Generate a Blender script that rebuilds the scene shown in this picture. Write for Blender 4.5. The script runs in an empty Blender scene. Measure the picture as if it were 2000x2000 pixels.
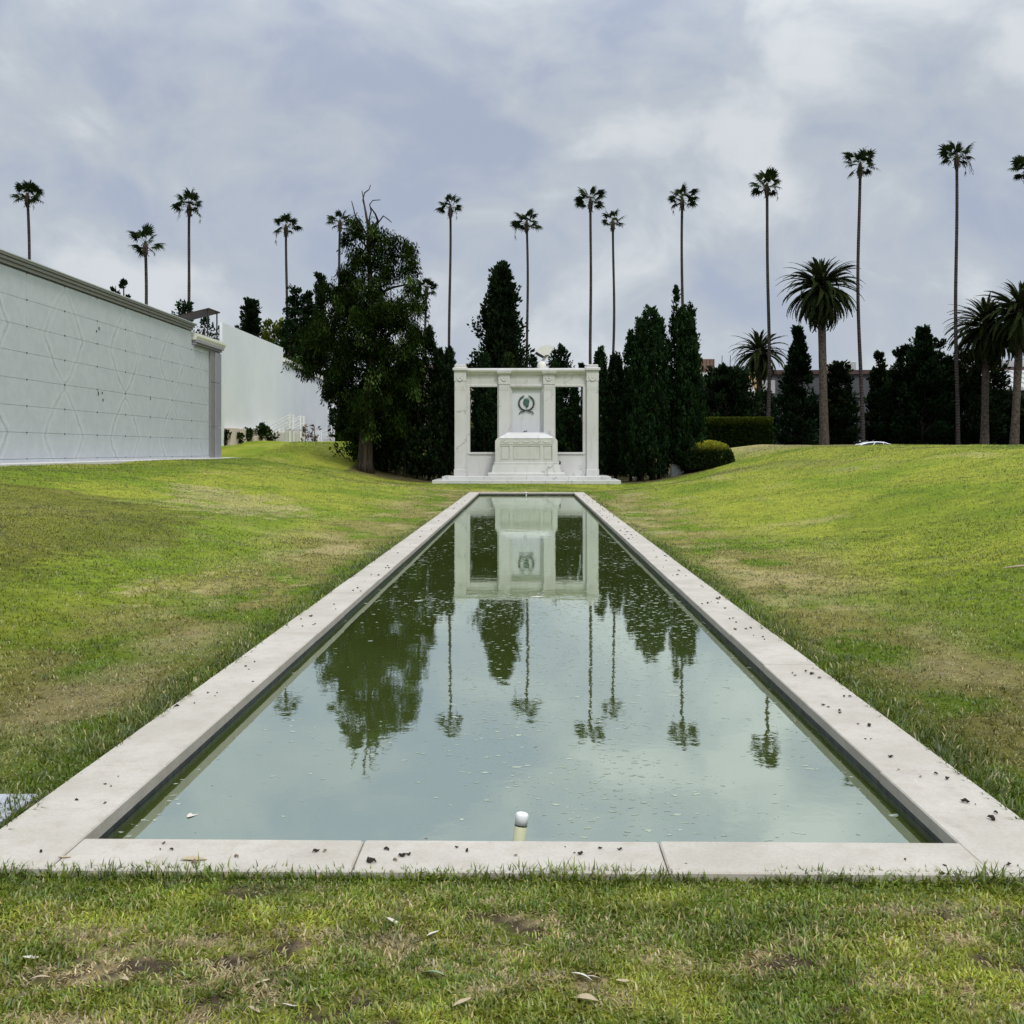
import bpy, math, random
import numpy as np
from mathutils import Vector

R = math.radians
rng = np.random.default_rng(7)
random.seed(7)
SC = bpy.context.scene
COL = SC.collection

# ------------------------------------------------------------------ camera, world, sun, exposure
CAM_Z, F, YAW = 1.55, 1926.0, R(0.893)
cam_d = bpy.data.cameras.new('camera')
cam = bpy.data.objects.new('camera', cam_d); COL.objects.link(cam)
cam.location = (0, 0, CAM_Z); cam.rotation_euler = (R(90), 0, YAW)
cam_d.sensor_width = 36; cam_d.lens = F / 2000 * 36
cam_d.shift_y = -0.06; cam_d.clip_start = 0.05; cam_d.clip_end = 3000
SC.camera = cam

SUN_EL, SUN_AZ = R(56), R(150)          # azimuth clockwise from +Y: behind the camera
world = bpy.data.worlds.new('World'); SC.world = world; world.use_nodes = True
sun_d = bpy.data.lights.new('sun', 'SUN'); sun_d.energy = 1.5; sun_d.angle = R(11); sun_d.color = (1, .965, .91)
sun = bpy.data.objects.new('sun', sun_d); COL.objects.link(sun)
sdir = Vector((math.sin(SUN_AZ) * math.cos(SUN_EL), math.cos(SUN_AZ) * math.cos(SUN_EL), math.sin(SUN_EL)))
sun.rotation_euler = sdir.to_track_quat('Z', 'Y').to_euler()
sun.location = sdir * 50

vs = SC.view_settings
vs.view_transform = 'Standard'; vs.look = 'None'; vs.gamma = 1; vs.exposure = 0.35; vs.use_curve_mapping = False
SC.render.engine = 'CYCLES'
SC.cycles.use_denoising = True
SC.cycles.max_bounces = 6; SC.cycles.diffuse_bounces = 3; SC.cycles.glossy_bounces = 3
SC.cycles.transmission_bounces = 3; SC.cycles.transparent_max_bounces = 4
SC.cycles.caustics_reflective = False; SC.cycles.caustics_refractive = False


class NT:
    """small helper round a node tree"""
    def __init__(s, tree):
        s.t = tree; s.n = tree.nodes; s.l = tree.links

    def new(s, typ, **kw):
        nd = s.n.new(typ)
        for k, v in kw.items(): setattr(nd, k, v)
        return nd

    def put(s, sock, v):
        if v is None: return
        if hasattr(v, 'is_output'): s.l.new(v, sock)
        elif isinstance(v, (tuple, list)) and len(v) == 3 and sock.type == 'RGBA': sock.default_value = (*v, 1)
        else: sock.default_value = v

    def noise(s, scale, detail=4, rough=.55, vec=None, dist=0.0, typ='FBM'):
        nd = s.new('ShaderNodeTexNoise'); nd.noise_type = typ
        nd.inputs['Scale'].default_value = scale; nd.inputs['Detail'].default_value = detail
        nd.inputs['Roughness'].default_value = rough; nd.inputs['Distortion'].default_value = dist
        s.put(nd.inputs['Vector'], vec)
        return nd.outputs['Fac']

    def math(s, op, a, b=None, c=None, clamp=False):
        nd = s.new('ShaderNodeMath', operation=op, use_clamp=clamp)
        for i, v in enumerate((a, b, c)): s.put(nd.inputs[i], v)
        return nd.outputs[0]

    def vmath(s, op, a, b=None):
        nd = s.new('ShaderNodeVectorMath', operation=op)
        s.put(nd.inputs[0], a); s.put(nd.inputs[1], b)
        return nd.outputs[0]

    def remap(s, v, a, b, c=0.0, d=1.0):
        nd = s.new('ShaderNodeMapRange', interpolation_type='SMOOTHSTEP')
        s.put(nd.inputs[0], v)
        for i, q in enumerate((a, b, c, d)): nd.inputs[i + 1].default_value = q
        return nd.outputs[0]

    def mix(s, f, a, b, blend='MIX'):
        nd = s.new('ShaderNodeMix', data_type='RGBA', blend_type=blend)
        s.put(nd.inputs[0], f); s.put(nd.inputs[6], a); s.put(nd.inputs[7], b)
        return nd.outputs[2]

    def sep(s, v):
        nd = s.new('ShaderNodeSeparateXYZ'); s.put(nd.inputs[0], v); return nd.outputs

    def comb(s, x, y, z):
        nd = s.new('ShaderNodeCombineXYZ')
        for i, v in enumerate((x, y, z)): s.put(nd.inputs[i], v)
        return nd.outputs[0]

    def pos(s): return s.new('ShaderNodeNewGeometry').outputs['Position']
    def obj(s): return s.new('ShaderNodeTexCoord').outputs['Object']

    def bump(s, h, strength=.3, dist=.02):
        nd = s.new('ShaderNodeBump'); nd.inputs['Strength'].default_value = strength
        nd.inputs['Distance'].default_value = dist; s.put(nd.inputs['Height'], h)
        return nd.outputs[0]

    def attr(s, name):
        nd = s.new('ShaderNodeAttribute'); nd.attribute_name = name; return nd.outputs['Color']


def material(name, fn):
    m = bpy.data.materials.new(name); m.use_nodes = True
    t = NT(m.node_tree); t.n.clear()
    out = t.new('ShaderNodeOutputMaterial')
    fn(t, out)
    return m


def principled(t, out, col, rough=.6, spec=.3, normal=None, metal=0.0):
    p = t.new('ShaderNodeBsdfPrincipled')
    t.put(p.inputs['Base Color'], col); t.put(p.inputs['Roughness'], rough)
    t.put(p.inputs['Specular IOR Level'], spec); t.put(p.inputs['Metallic'], metal)
    if normal is not None: t.l.new(normal, p.inputs['Normal'])
    t.l.new(p.outputs[0], out.inputs['Surface'])
    return p


# --- sky: Nishita blue seen through a nearly closed layer of stratocumulus
def build_sky():
    t = NT(world.node_tree); t.n.clear()
    out = t.new('ShaderNodeOutputWorld'); bg = t.new('ShaderNodeBackground')
    bg.inputs['Strength'].default_value = 0.1
    sky = t.new('ShaderNodeTexSky'); sky.sky_type = 'NISHITA'; sky.sun_disc = False
    sky.sun_elevation = SUN_EL; sky.sun_rotation = SUN_AZ
    d = t.new('ShaderNodeTexCoord').outputs['Generated']
    x, y, z = t.sep(d)
    p = t.comb(x, y, t.math('MULTIPLY', z, 1.35))
    w1, w2 = t.noise(2.4, 3, .5, p), t.noise(2.4, 3, .5, t.vmath('ADD', p, (5.2, 1.3, 7.7)))
    pw = t.vmath('ADD', p, t.comb(t.math('MULTIPLY', w1, .35), 0.0, t.math('MULTIPLY', w2, .35)))
    big = t.noise(2.3, 5, .5, t.vmath('ADD', pw, (1.7, 0.4, 2.2)))
    mid = t.noise(8.0, 8, .54, pw)
    thick = t.math('ADD', t.math('MULTIPLY', big, .5), t.math('MULTIPLY', mid, .5))
    blue = t.mix(.9, sky.outputs[0], (3.2, 3.6, 4.5))
    cover = t.remap(thick, .385, .505)
    grey = t.mix(cover, blue, (3.8, 4.2, 4.75))
    bright = t.remap(thick, .48, .60)
    col = t.mix(t.math('MULTIPLY', bright, .8), grey, (5.5, 5.8, 6.05))
    # overcast luminance distribution: brighter towards the zenith
    zen = t.remap(z, .30, 1.0, 1.0, 2.9)
    col = t.mix(1.0, col, t.comb(zen, zen, zen), 'MULTIPLY')
    t.l.new(col, bg.inputs['Color']); t.l.new(bg.outputs[0], out.inputs['Surface'])
build_sky()

# ------------------------------------------------------------------ helpers
CY, SY = math.cos(YAW), math.sin(YAW)


def P(px, py, d):
    """point at distance d along the view axis that the photograph shows at (px, py)"""
    xc = (px - 1000) / F * d
    return Vector((xc * CY - d * SY, xc * SY + d * CY, CAM_Z - (py - 880) / F * d))


def ss(a, b, x):
    t = np.clip((x - a) / (b - a), 0, 1)
    return t * t * (3 - 2 * t)


_perm = np.random.default_rng(3).random((64, 64))


def vnoise(x, y, seed=0):
    x = np.asarray(x, float) + seed * 17.31; y = np.asarray(y, float) + seed * 9.73
    xi = np.floor(x).astype(int); yi = np.floor(y).astype(int)
    fx = x - xi; fy = y - yi
    fx = fx * fx * (3 - 2 * fx); fy = fy * fy * (3 - 2 * fy)
    g = lambda i, j: _perm[i % 64, j % 64]
    return (g(xi, yi) * (1 - fx) + g(xi + 1, yi) * fx) * (1 - fy) + (g(xi, yi + 1) * (1 - fx) + g(xi + 1, yi + 1) * fx) * fy


def fbm(x, y, seed=0, o=4):
    s = 0; a = .5; n = 0
    for i in range(o):
        s = s + a * vnoise(x * 2 ** i, y * 2 ** i, seed + i); n += a; a *= .5
    return s / n


class MB:
    def __init__(s): s.v = []; s.f = []

    def add(s, verts, faces):
        o = len(s.v); s.v += [tuple(q) for q in verts]; s.f += [tuple(i + o for i in f) for f in faces]; return s

    def box(s, x0, x1, y0, y1, z0, z1, ch=0.0):
        if ch <= 0:
            v = [(x, y, z) for z in (z0, z1) for y in (y0, y1) for x in (x0, x1)]
            return s.add(v, [(0, 2, 3, 1), (4, 5, 7, 6), (0, 1, 5, 4), (2, 6, 7, 3), (0, 4, 6, 2), (1, 3, 7, 5)])
        c = ch      # chamfered all round the vertical and the top edges
        def ring(i, z): return [(x0 + i + c, y0 + i, z), (x1 - i - c, y0 + i, z), (x1 - i, y0 + i + c, z), (x1 - i, y1 - i - c, z),
                                (x1 - i - c, y1 - i, z), (x0 + i + c, y1 - i, z), (x0 + i, y1 - i - c, z), (x0 + i, y0 + i + c, z)]
        v = ring(0, z0) + ring(0, z1 - c) + ring(c, z1)
        f = [tuple(range(7, -1, -1)), tuple(range(16, 24))]
        for k in (0, 8):
            for i in range(8): f.append((k + i, k + (i + 1) % 8, k + 8 + (i + 1) % 8, k + 8 + i))
        return s.add(v, f)

    def frustum(s, a, b):
        """a, b: (x0,x1,y0,y1,z) bottom and top rectangles"""
        v = []
        for (x0, x1, y0, y1, z) in (a, b): v += [(x0, y0, z), (x1, y0, z), (x1, y1, z), (x0, y1, z)]
        return s.add(v, [(3, 2, 1, 0), (4, 5, 6, 7), (0, 1, 5, 4), (1, 2, 6, 5), (2, 3, 7, 6), (3, 0, 4, 7)])

    def prism(s, poly, axis, a, b):
        """polygon of 2-d points swept along axis ('x','y','z') from a to b"""
        n = len(poly); v = []
        for w in (a, b):
            for (p, q) in poly: v.append({'x': (w, p, q), 'y': (p, w, q), 'z': (p, q, w)}[axis])
        f = [tuple(range(n)), tuple(range(2 * n - 1, n - 1, -1))]
        for i in range(n): f.append((i, i + n, (i + 1) % n + n, (i + 1) % n))
        return s.add(v, f)

    def tube(s, pts, rad, n=8, cap=True):
        pts = [Vector(p) for p in pts]
        if not hasattr(rad, '__len__'): rad = [rad] * len(pts)
        v = []; up = Vector((.31, .95, .05))
        for i, p in enumerate(pts):
            d = (pts[min(i + 1, len(pts) - 1)] - pts[max(i - 1, 0)]).normalized()
            a = d.cross(up)
            if a.length < 1e-3: a = d.cross(Vector((1, 0, 0)))
            a.normalize(); b = d.cross(a)
            for k in range(n):
                t = 2 * math.pi * k / n
                v.append(p + (a * math.cos(t) + b * math.sin(t)) * rad[i])
        f = []
        for i in range(len(pts) - 1):
            for k in range(n): f.append((i * n + k, i * n + (k + 1) % n, (i + 1) * n + (k + 1) % n, (i + 1) * n + k))
        if cap: f += [tuple(range(n - 1, -1, -1)), tuple(range((len(pts) - 1) * n, len(pts) * n))]
        return s.add(v, f)

    def build(s, name, mat, parent=None, smooth=False):
        me = bpy.data.meshes.new(name)
        o0 = root_loc(parent)
        me.from_pydata([(x - o0[0], y - o0[1], z - o0[2]) for x, y, z in s.v], [], s.f)
        me.materials.append(mat)
        if smooth: me.shade_smooth()
        return link(name, me, parent)


def root_loc(p):
    return p['_w'] if p is not None and '_w' in p else (0, 0, 0)


def link(name, data, parent=None, loc=None):
    o = bpy.data.objects.new(name, data); COL.objects.link(o)
    if parent is not None:
        o.parent = parent; o['_w'] = tuple(root_loc(parent))
    if loc is not None: o.location = loc
    return o


def tag(o, label=None, cat=None, group=None, kind=None):
    for k, v in (('label', label), ('category', cat), ('group', group), ('kind', kind)):
        if v: o[k] = v
    return o


def thing(name, loc, label, cat, group=None):
    o = bpy.data.objects.new(name, None); COL.objects.link(o); o.location = loc
    o.empty_display_size = .2; o['_w'] = tuple(loc)
    return tag(o, label, cat, group)


def np_mesh(name, v, quads=None, tris=None, col=None, mat=None, normals=None):
    me = bpy.data.meshes.new(name)
    nv = len(v); me.vertices.add(nv); me.vertices.foreach_set('co', np.ascontiguousarray(v, np.float32).ravel())
    arr, starts, off = [], [], 0
    for q, k in ((quads, 4), (tris, 3)):
        if q is not None and len(q):
            arr.append(q.ravel()); starts.append(off + np.arange(len(q)) * k); off += len(q) * k
    li = np.concatenate(arr).astype(np.int32); st = np.concatenate(starts).astype(np.int32)
    me.loops.add(len(li)); me.loops.foreach_set('vertex_index', li)
    me.polygons.add(len(st)); me.polygons.foreach_set('loop_start', st)
    me.update(calc_edges=True)
    if col is not None:
        a = me.attributes.new('Col', 'FLOAT_COLOR', 'POINT')
        c4 = np.ones((nv, 4), np.float32); c4[:, :3] = col
        a.data.foreach_set('color', c4.ravel())
    if mat: me.materials.append(mat)
    if normals is not None:
        me.polygons.foreach_set('use_smooth', np.ones(len(st), bool))
        me.normals_split_custom_set_from_vertices(normals)
    return me


# ------------------------------------------------------------------ terrain
def terrain(x, y):
    x = np.asarray(x, float); y = np.asarray(y, float)
    HL = 1.16 + .98 * ss(43, 60, y) - 1.2 * ss(88, 105, y)
    HR = 1.53 + .0055 * np.clip(y, 0, 56)
    HR = HR - (HR - .75) * ss(58, 73, y)
    sh = 2.4 * ss(37, 46, y) * (1 - ss(52, 60, y))
    tl = ss(0, 1, (-x - 2.3 - sh) / (11.6 - sh - 3.6 * ss(47, 57, y))); tr = ss(0, 1, (x - 2.2 - sh) / (12.6 - sh))
    h = np.where(x < 0, HL * tl, HR * tr)
    hc = .9 * ss(52, 66, y)
    h = h + hc * (1 - np.maximum(tl, tr))
    e = np.maximum(np.maximum(-2.2 - x, x - 2.13), np.maximum(3.5 - y, y - 36.8))   # distance outside the coping
    w = ss(.2, 3.0, e)
    h = h + w * (.30 * (fbm(x * .17, y * .12, 1, 2) - .5) + .13 * (fbm(x * .55, y * .30, 2, 2) - .5)) * (1 - ss(70, 90, y)) * (1 - .85 * ss(44, 46, y) * (1 - ss(50, 52, y)))
    h = h + (.05 * (fbm(x * 2.1, y * 2.1, 5, 3) - .5) + .05 * (fbm(x * 6.5, y * 6.5, 6, 2) - .5) * (y < 12)) * ss(.05, .5, e) * (1 - ss(20, 40, y))
    # the spur running down from the mausoleum wall
    h = h + .22 * np.exp(-(((x + 7.5) / 3.2) ** 2 + ((y - 15) / 5.0) ** 2))
    return h - .03


def hit(px, py):
    """where the photograph's point lies on the terrain"""
    d = np.geomspace(2, 110, 1500)
    q = np.array([P(px, py, a) for a in d])
    below = np.nonzero(q[:, 2] <= terrain(q[:, 0], q[:, 1]))[0]
    i = below[0] if len(below) else len(d) - 1
    return Vector(q[i])


def in_poly(x, y, poly):
    c = np.zeros(x.shape, bool); n = len(poly)
    for i in range(n):
        (x1, y1), (x2, y2) = poly[i], poly[(i + 1) % n]
        if y1 == y2: continue
        c ^= ((y1 > y) != (y2 > y)) & (x < (x2 - x1) * (y - y1) / (y2 - y1) + x1)
    return c


def px_poly(pts, sc, ox, oy): return [tuple(hit(ox + a / sc, oy + b / sc))[:2] for a, b in pts]

DARK_PATCH = px_poly([(-500, 215), (0, 225), (320, 250), (600, 310), (850, 370), (1030, 420), (950, 490), (780, 545), (500, 610), (230, 690), (-500, 760)], 2.76, 0, 860)  # outline of a darker olive patch on the left slope
WALL_TURF = px_poly([(-300, 168), (500, 142), (1150, 112), (1600, 112), (1250, 158), (1000, 172), (700, 212), (300, 240), (-300, 235)], 2.76, 0, 860)
TAN_TURF = px_poly([(930, 250), (1180, 255), (1420, 305), (1620, 400), (1300, 405), (1050, 370)], 2.76, 0, 860)
PALE_TURF = px_poly([(720, 800), (950, 760), (1190, 740), (1180, 775), (950, 825), (730, 835)], 2.76, 0, 860)
RIGHT_TURF = px_poly([(870, 430), (1080, 330), (1500, 290), (2200, 235), (2200, 560), (1900, 560), (1500, 600), (1230, 630), (1050, 560)], 2.76, 1300, 850)  # outline of a deeper green patch on the right slope
GULLY_TURF = px_poly([(560, 150), (800, 130), (1140, 128), (1130, 145), (800, 165), (600, 170), (300, 215), (350, 180)], 2.76, 1300, 850)

LUSH = np.array((.128, .186, .016)); BRIGHT = np.array((.252, .276, .034)); OLIVE = np.array((.225, .205, .060))
DRY = np.array((.52, .42, .215)); SOIL = np.array((.12, .088, .058)); DARK_OLIVE = np.array((.120, .122, .022))


def lawn_col(x, y):
    """colour of the turf: darker and lighter patches, dry spots and bare soil"""
    x = np.asarray(x, float); y = np.asarray(y, float)
    L = lambda a, b, t: a * (1 - t[..., None]) + b * t[..., None]
    o = np.ones(x.shape)
    e = np.maximum(np.maximum(-2.2 - x, x - 2.13), np.maximum(3.5 - y, y - 36.8))
    n1 = fbm(x * .45, y * .3, 11); n2 = fbm(x * 1.6, y * 1.2, 12); n3 = fbm(x * 4.2, y * 4.2, 13)
    jx = x + (fbm(x * 1.3, y * 1.3, 21) - .5) * 2.2 + rng.normal(0, .22, x.shape); jy = y + (fbm(x * 1.3, y * 1.3, 22) - .5) * 3.4 + rng.normal(0, .45, x.shape)
    c = L(BRIGHT * o[..., None], LUSH * 1.1, ss(.46, .70, n1) * .8)
    c = L(c, LUSH, ss(.56, .72, n2) * .5)
    c = L(c, DRY * .75, ss(.60, .80, fbm(x * .8, y * .5, 17)) * .32)
    # strip along the pool: tired mixed turf
    band = (1 - ss(.8, 2.6, e + (n1 - .5) * 1.5)) * (y > 3.5)
    mixed = L(OLIVE * o[..., None], LUSH, ss(.45, .6, n2)); mixed = L(mixed, DRY * .8, ss(.50, .72, fbm(x * 1.6, y * 1.0, 15)) * .5)
    c = L(c, mixed, band)
    lushedge = (1 - ss(.0, .5, e + .25 * (n2 - .5))) * (y > 3.5) * (1 - ss(12, 26, y))
    c = L(c, LUSH * .72, lushedge * .9)
    for poly, colr, a in ((GULLY_TURF, OLIVE, .5), (RIGHT_TURF, LUSH * .9, .55), (TAN_TURF, DRY * .8, .5), (PALE_TURF, DRY * .95, .5), (WALL_TURF, LUSH * 1.0, .75), (DARK_PATCH, DARK_OLIVE, .75)):
        m = in_poly(jx if poly is not DARK_PATCH else x + (jx - x) * .6, jy if poly is not DARK_PATCH else y + (jy - y) * .6, poly)
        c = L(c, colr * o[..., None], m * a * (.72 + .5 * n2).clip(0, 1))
    # dry crest of the right-hand lawn
    c = L(c, DRY * .62, ss(46, 55, y) * ss(9, 13, x) * .7)
    # foreground
    fg = 1 - ss(3.5, 3.9, y)
    jit = rng.random(x.shape)
    f = L(LUSH * 1.2 * o[..., None], BRIGHT * 1.4, ss(.38, .60, fbm(x * 3.2, y * 5.0, 31) * .75 + .25 * jit))
    f = L(f, OLIVE * .95, .5 * (jit > .6))
    streak = .55 * fbm(x * 1.1, y * 6.5, 33) + .45 * fbm(x * 6, y * 10, 34)
    f = L(f, DRY * .85, 1.0 * (streak + .22 * (rng.random(x.shape) - .5) > .60))
    sl = .5 * fbm(x * 2.2, y * 5.0, 35) + .5 * fbm(x * 7, y * 12, 36)
    f = L(f, SOIL * .9, 1.0 * (sl + .16 * (rng.random(x.shape) - .5) > .625))
    f = L(f, LUSH * 1.0, ss(3.45, 3.62, y) * .7)
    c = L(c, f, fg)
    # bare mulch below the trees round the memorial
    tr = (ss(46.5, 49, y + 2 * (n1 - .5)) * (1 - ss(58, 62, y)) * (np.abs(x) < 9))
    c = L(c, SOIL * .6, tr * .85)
    c = c * (.8 + .4 * n3)[..., None]
    far = ss(66, 70, y)
    return L(c, np.array((.06, .06, .058)) * o[..., None], far)


# ------------------------------------------------------------------ materials
def m_lawn(t, out):
    c = t.attr('Col'); p = t.pos()
    n = t.noise(9, 5, .65, p); n2 = t.noise(45, 3, .6, p)
    v = t.math('ADD', t.math('MULTIPLY', n, .7), t.math('MULTIPLY', n2, .5))
    k = t.remap(v, .3, .85, .72, 1.25)
    principled(t, out, t.mix(1, c, t.comb(k, k, k), 'MULTIPLY'), .95, .05, t.bump(v, .3, .03))


def m_blade(trans):
    def fn(t, out):
        c = t.attr('Col')
        d = t.new('ShaderNodeBsdfDiffuse'); t.put(d.inputs[0], c)
        tr = t.new('ShaderNodeBsdfTranslucent'); t.put(tr.inputs[0], t.mix(1, c, (1.15, 1.2, .7), 'MULTIPLY'))
        mx = t.new('ShaderNodeMixShader'); mx.inputs[0].default_value = trans
        t.l.new(d.outputs[0], mx.inputs[1]); t.l.new(tr.outputs[0], mx.inputs[2])
        g = t.new('ShaderNodeBsdfGlossy'); g.inputs['Roughness'].default_value = .45; g.inputs['Color'].default_value = (1, 1, 1, 1)
        m2 = t.new('ShaderNodeMixShader'); m2.inputs[0].default_value = .035
        t.l.new(mx.outputs[0], m2.inputs[1]); t.l.new(g.outputs[0], m2.inputs[2])
        t.l.new(m2.outputs[0], out.inputs['Surface'])
    return fn


def m_foliage(t, out):
    c = t.attr('Col')
    d = t.new('ShaderNodeBsdfDiffuse'); t.put(d.inputs[0], c)
    tr = t.new('ShaderNodeBsdfTranslucent'); t.put(tr.inputs[0], c)
    mx = t.new('ShaderNodeMixShader'); mx.inputs[0].default_value = .2
    t.l.new(d.outputs[0], mx.inputs[1]); t.l.new(tr.outputs[0], mx.inputs[2])
    t.l.new(mx.outputs[0], out.inputs['Surface'])


def m_marble(base, vein, amt, tint, scale=1.0):
    def fn(t, out):
        p = t.obj()
        x, y, z = t.sep(p)
        w = t.noise(.9 * scale, 4, .6, p)
        q = t.math('ADD', t.math('MULTIPLY', x, .8), t.math('MULTIPLY', z, -.9))
        q = t.math('ADD', t.math('ADD', q, y), t.math('MULTIPLY', w, 2.6))
        s = t.math('ABSOLUTE', t.math('SINE', t.math('MULTIPLY', q, 2.1 * scale)))
        v = t.math('MULTIPLY', t.remap(s, .0, .16, 1, 0), t.remap(t.noise(1.3 * scale, 3, .5, p), .42, .66))
        cl = t.noise(.6 * scale, 5, .6, p)
        c = t.mix(t.remap(cl, .35, .7), base, tint)
        c = t.mix(t.math('MULTIPLY', v, amt), c, vein)
        st = t.noise(3.0, 6, .65, t.vmath('MULTIPLY', p, (1, 1, .25)))
        c = t.mix(t.math('MULTIPLY', t.remap(st, .50, .72), .36), c, (.36, .335, .26))
        principled(t, out, c, .45, .3, t.bump(t.noise(60, 2, .5, p), .06, .004))
    return fn


def m_coping(t, out):
    p = t.pos()
    a = t.noise(1.7, 6, .62, p); b = t.noise(11, 5, .65, p); c0 = t.noise(70, 3, .6, p)
    c = t.mix(t.remap(a, .32, .7), (.42, .384, .322), (.51, .472, .408))
    c = t.mix(t.math('MULTIPLY', t.remap(b, .46, .72), .5), c, (.39, .335, .27))
    c = t.mix(t.math('MULTIPLY', t.remap(t.noise(3, 6, .72, p), .56, .75), .5), c, (.31, .28, .25))
    k = t.remap(c0, .3, .7, .94, 1.04)
    c = t.mix(1, c, t.comb(k, k, k), 'MULTIPLY')
    z = t.sep(p)[2]
    wet = t.remap(t.math('ADD', z, t.math('MULTIPLY', b, .03)), -.062, -.050, .3, 0)
    c = t.mix(wet, c, (.27, .27, .23))
    principled(t, out, c, .72, .2, t.bump(t.math('ADD', b, c0), .18, .006))


def m_tile(t, out):
    p = t.pos(); n = t.noise(14, 5, .7, p)
    principled(t, out, t.mix(t.remap(n, .35, .7), (.012, .014, .014), (.07, .075, .07)), .5, .3)


def m_water(t, out):
    p = t.pos()
    b = t.noise(1.6, 2, .5, t.vmath('MULTIPLY', p, (1, 1.5, 1)))
    r = t.noise(14, 2, .5, t.vmath('MULTIPLY', p, (1, 1.0, 1)))
    h = t.math('ADD', b, t.math('MULTIPLY', r, .26))
    nm = t.bump(h, .05, .02)
    alg = t.noise(.35, 4, .6, p)
    d = t.new('ShaderNodeBsdfDiffuse')
    t.put(d.inputs[0], t.mix(t.remap(alg, .3, .7), (.11, .15, .028), (.145, .19, .05)))
    g = t.new('ShaderNodeBsdfGlossy'); g.inputs['Roughness'].default_value = .02
    g.inputs['Color'].default_value = (.86, .93, .87, 1)
    t.l.new(nm, g.inputs['Normal'])
    f = t.new('ShaderNodeFresnel'); f.inputs['IOR'].default_value = 1.6
    fac = t.remap(f.outputs[0], .05, .55, .72, .87)
    mx = t.new('ShaderNodeMixShader'); t.l.new(fac, mx.inputs[0])
    t.l.new(d.outputs[0], mx.inputs[1]); t.l.new(g.outputs[0], mx.inputs[2])
    t.l.new(mx.outputs[0], out.inputs['Surface'])


def m_crypt(t, out):
    """book-matched marble: veins mirrored about the panel joints"""
    p = t.pos(); x, y, z = t.sep(p)
    wob = t.noise(2.2, 5, .65, p)
    wb = t.math('MULTIPLY', t.math('SUBTRACT', wob, .5), .42)
    m = t.math('PINGPONG', t.math('SUBTRACT', y, 29.93 - 45.6), 2.28)
    q = t.math('MAXIMUM', t.math('SUBTRACT', t.math('PINGPONG', t.math('SUBTRACT', z, 3.5), 1.5), .12), 0.0)
    w = t.math('MULTIPLY', t.math('POWER', t.math('DIVIDE', q, 1.5), .72), 1.32)
    dst = t.math('ABSOLUTE', t.math('ADD', t.math('SUBTRACT', m, w), wb))
    gate = t.remap(t.noise(.8, 2, .5, p), .40, .58)
    dark = t.math('MULTIPLY', t.remap(dst, .010, .05, 1, 0), gate)
    pale = t.remap(t.math('ABSOLUTE', t.math('SUBTRACT', dst, .16)), .0, .10, 1, 0)
    cl = t.noise(3.5, 6, .7, p)
    c = t.mix(t.remap(cl, .35, .65), (.49, .515, .55), (.54, .565, .595))
    c = t.mix(t.math('MULTIPLY', pale, .45), c, (.64, .67, .68))
    c = t.mix(t.math('MULTIPLY', dark, .5), c, (.19, .205, .22))
    fl = t.noise(5.0, 5, .75, t.vmath('MULTIPLY', p, (1, 1.6, .8)), 1.2)
    c = t.mix(t.math('MULTIPLY', t.remap(fl, .58, .68), .5), c, (.62, .63, .63))
    gr = t.noise(55, 2, .6, p); k = t.remap(gr, .3, .7, .95, 1.04)
    c = t.mix(1, c, t.comb(k, k, k), 'MULTIPLY')
    principled(t, out, c, .42, .35)


def m_plain(col, rough=.7, var=.15, scale=6, spec=.25, metal=0.0, world_co=False):
    def fn(t, out):
        p = t.pos() if world_co else t.obj()
        n = t.math('ADD', t.math('MULTIPLY', t.noise(scale, 5, .6, p), .6), t.math('MULTIPLY', t.noise(scale * 7, 3, .6, p), .4))
        k = t.remap(n, .3, .7, 1 - var, 1 + var)
        principled(t, out, t.mix(1, col, t.comb(k, k, k), 'MULTIPLY'), rough, spec, t.bump(n, .15, .01), metal)
    return fn


def m_bark(c1, c2, zs=.12, scale=9):
    def fn(t, out):
        p = t.obj(); n = t.noise(scale, 5, .7, t.vmath('MULTIPLY', p, (1, 1, zs)))
        principled(t, out, t.mix(t.remap(n, .35, .65), c1, c2), .95, .05, t.bump(n, .6, .05))
    return fn


def m_ringbark(t, out):
    p = t.obj(); z = t.sep(p)[2]
    rg = t.math('SINE', t.math('ADD', t.math('MULTIPLY', z, 24), t.math('MULTIPLY', t.noise(3, 3, .6, p), 6)))
    n = t.noise(5, 5, .7, p)
    v = t.math('ADD', t.math('MULTIPLY', rg, .12), n)
    c = t.mix(t.remap(v, .3, .75), (.028, .022, .02), (.085, .075, .066))
    principled(t, out, c, .95, .05, t.bump(v, .5, .03))


def m_stucco(t, out):
    p = t.pos(); x, y, z = t.sep(p)
    st = t.noise(.35, 5, .6, p)
    c = t.mix(t.remap(st, .35, .7), (.76, .785, .79), (.81, .83, .83))
    principled(t, out, c, .85, .1, t.bump(t.noise(18, 4, .6, p), .1, .01))


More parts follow.
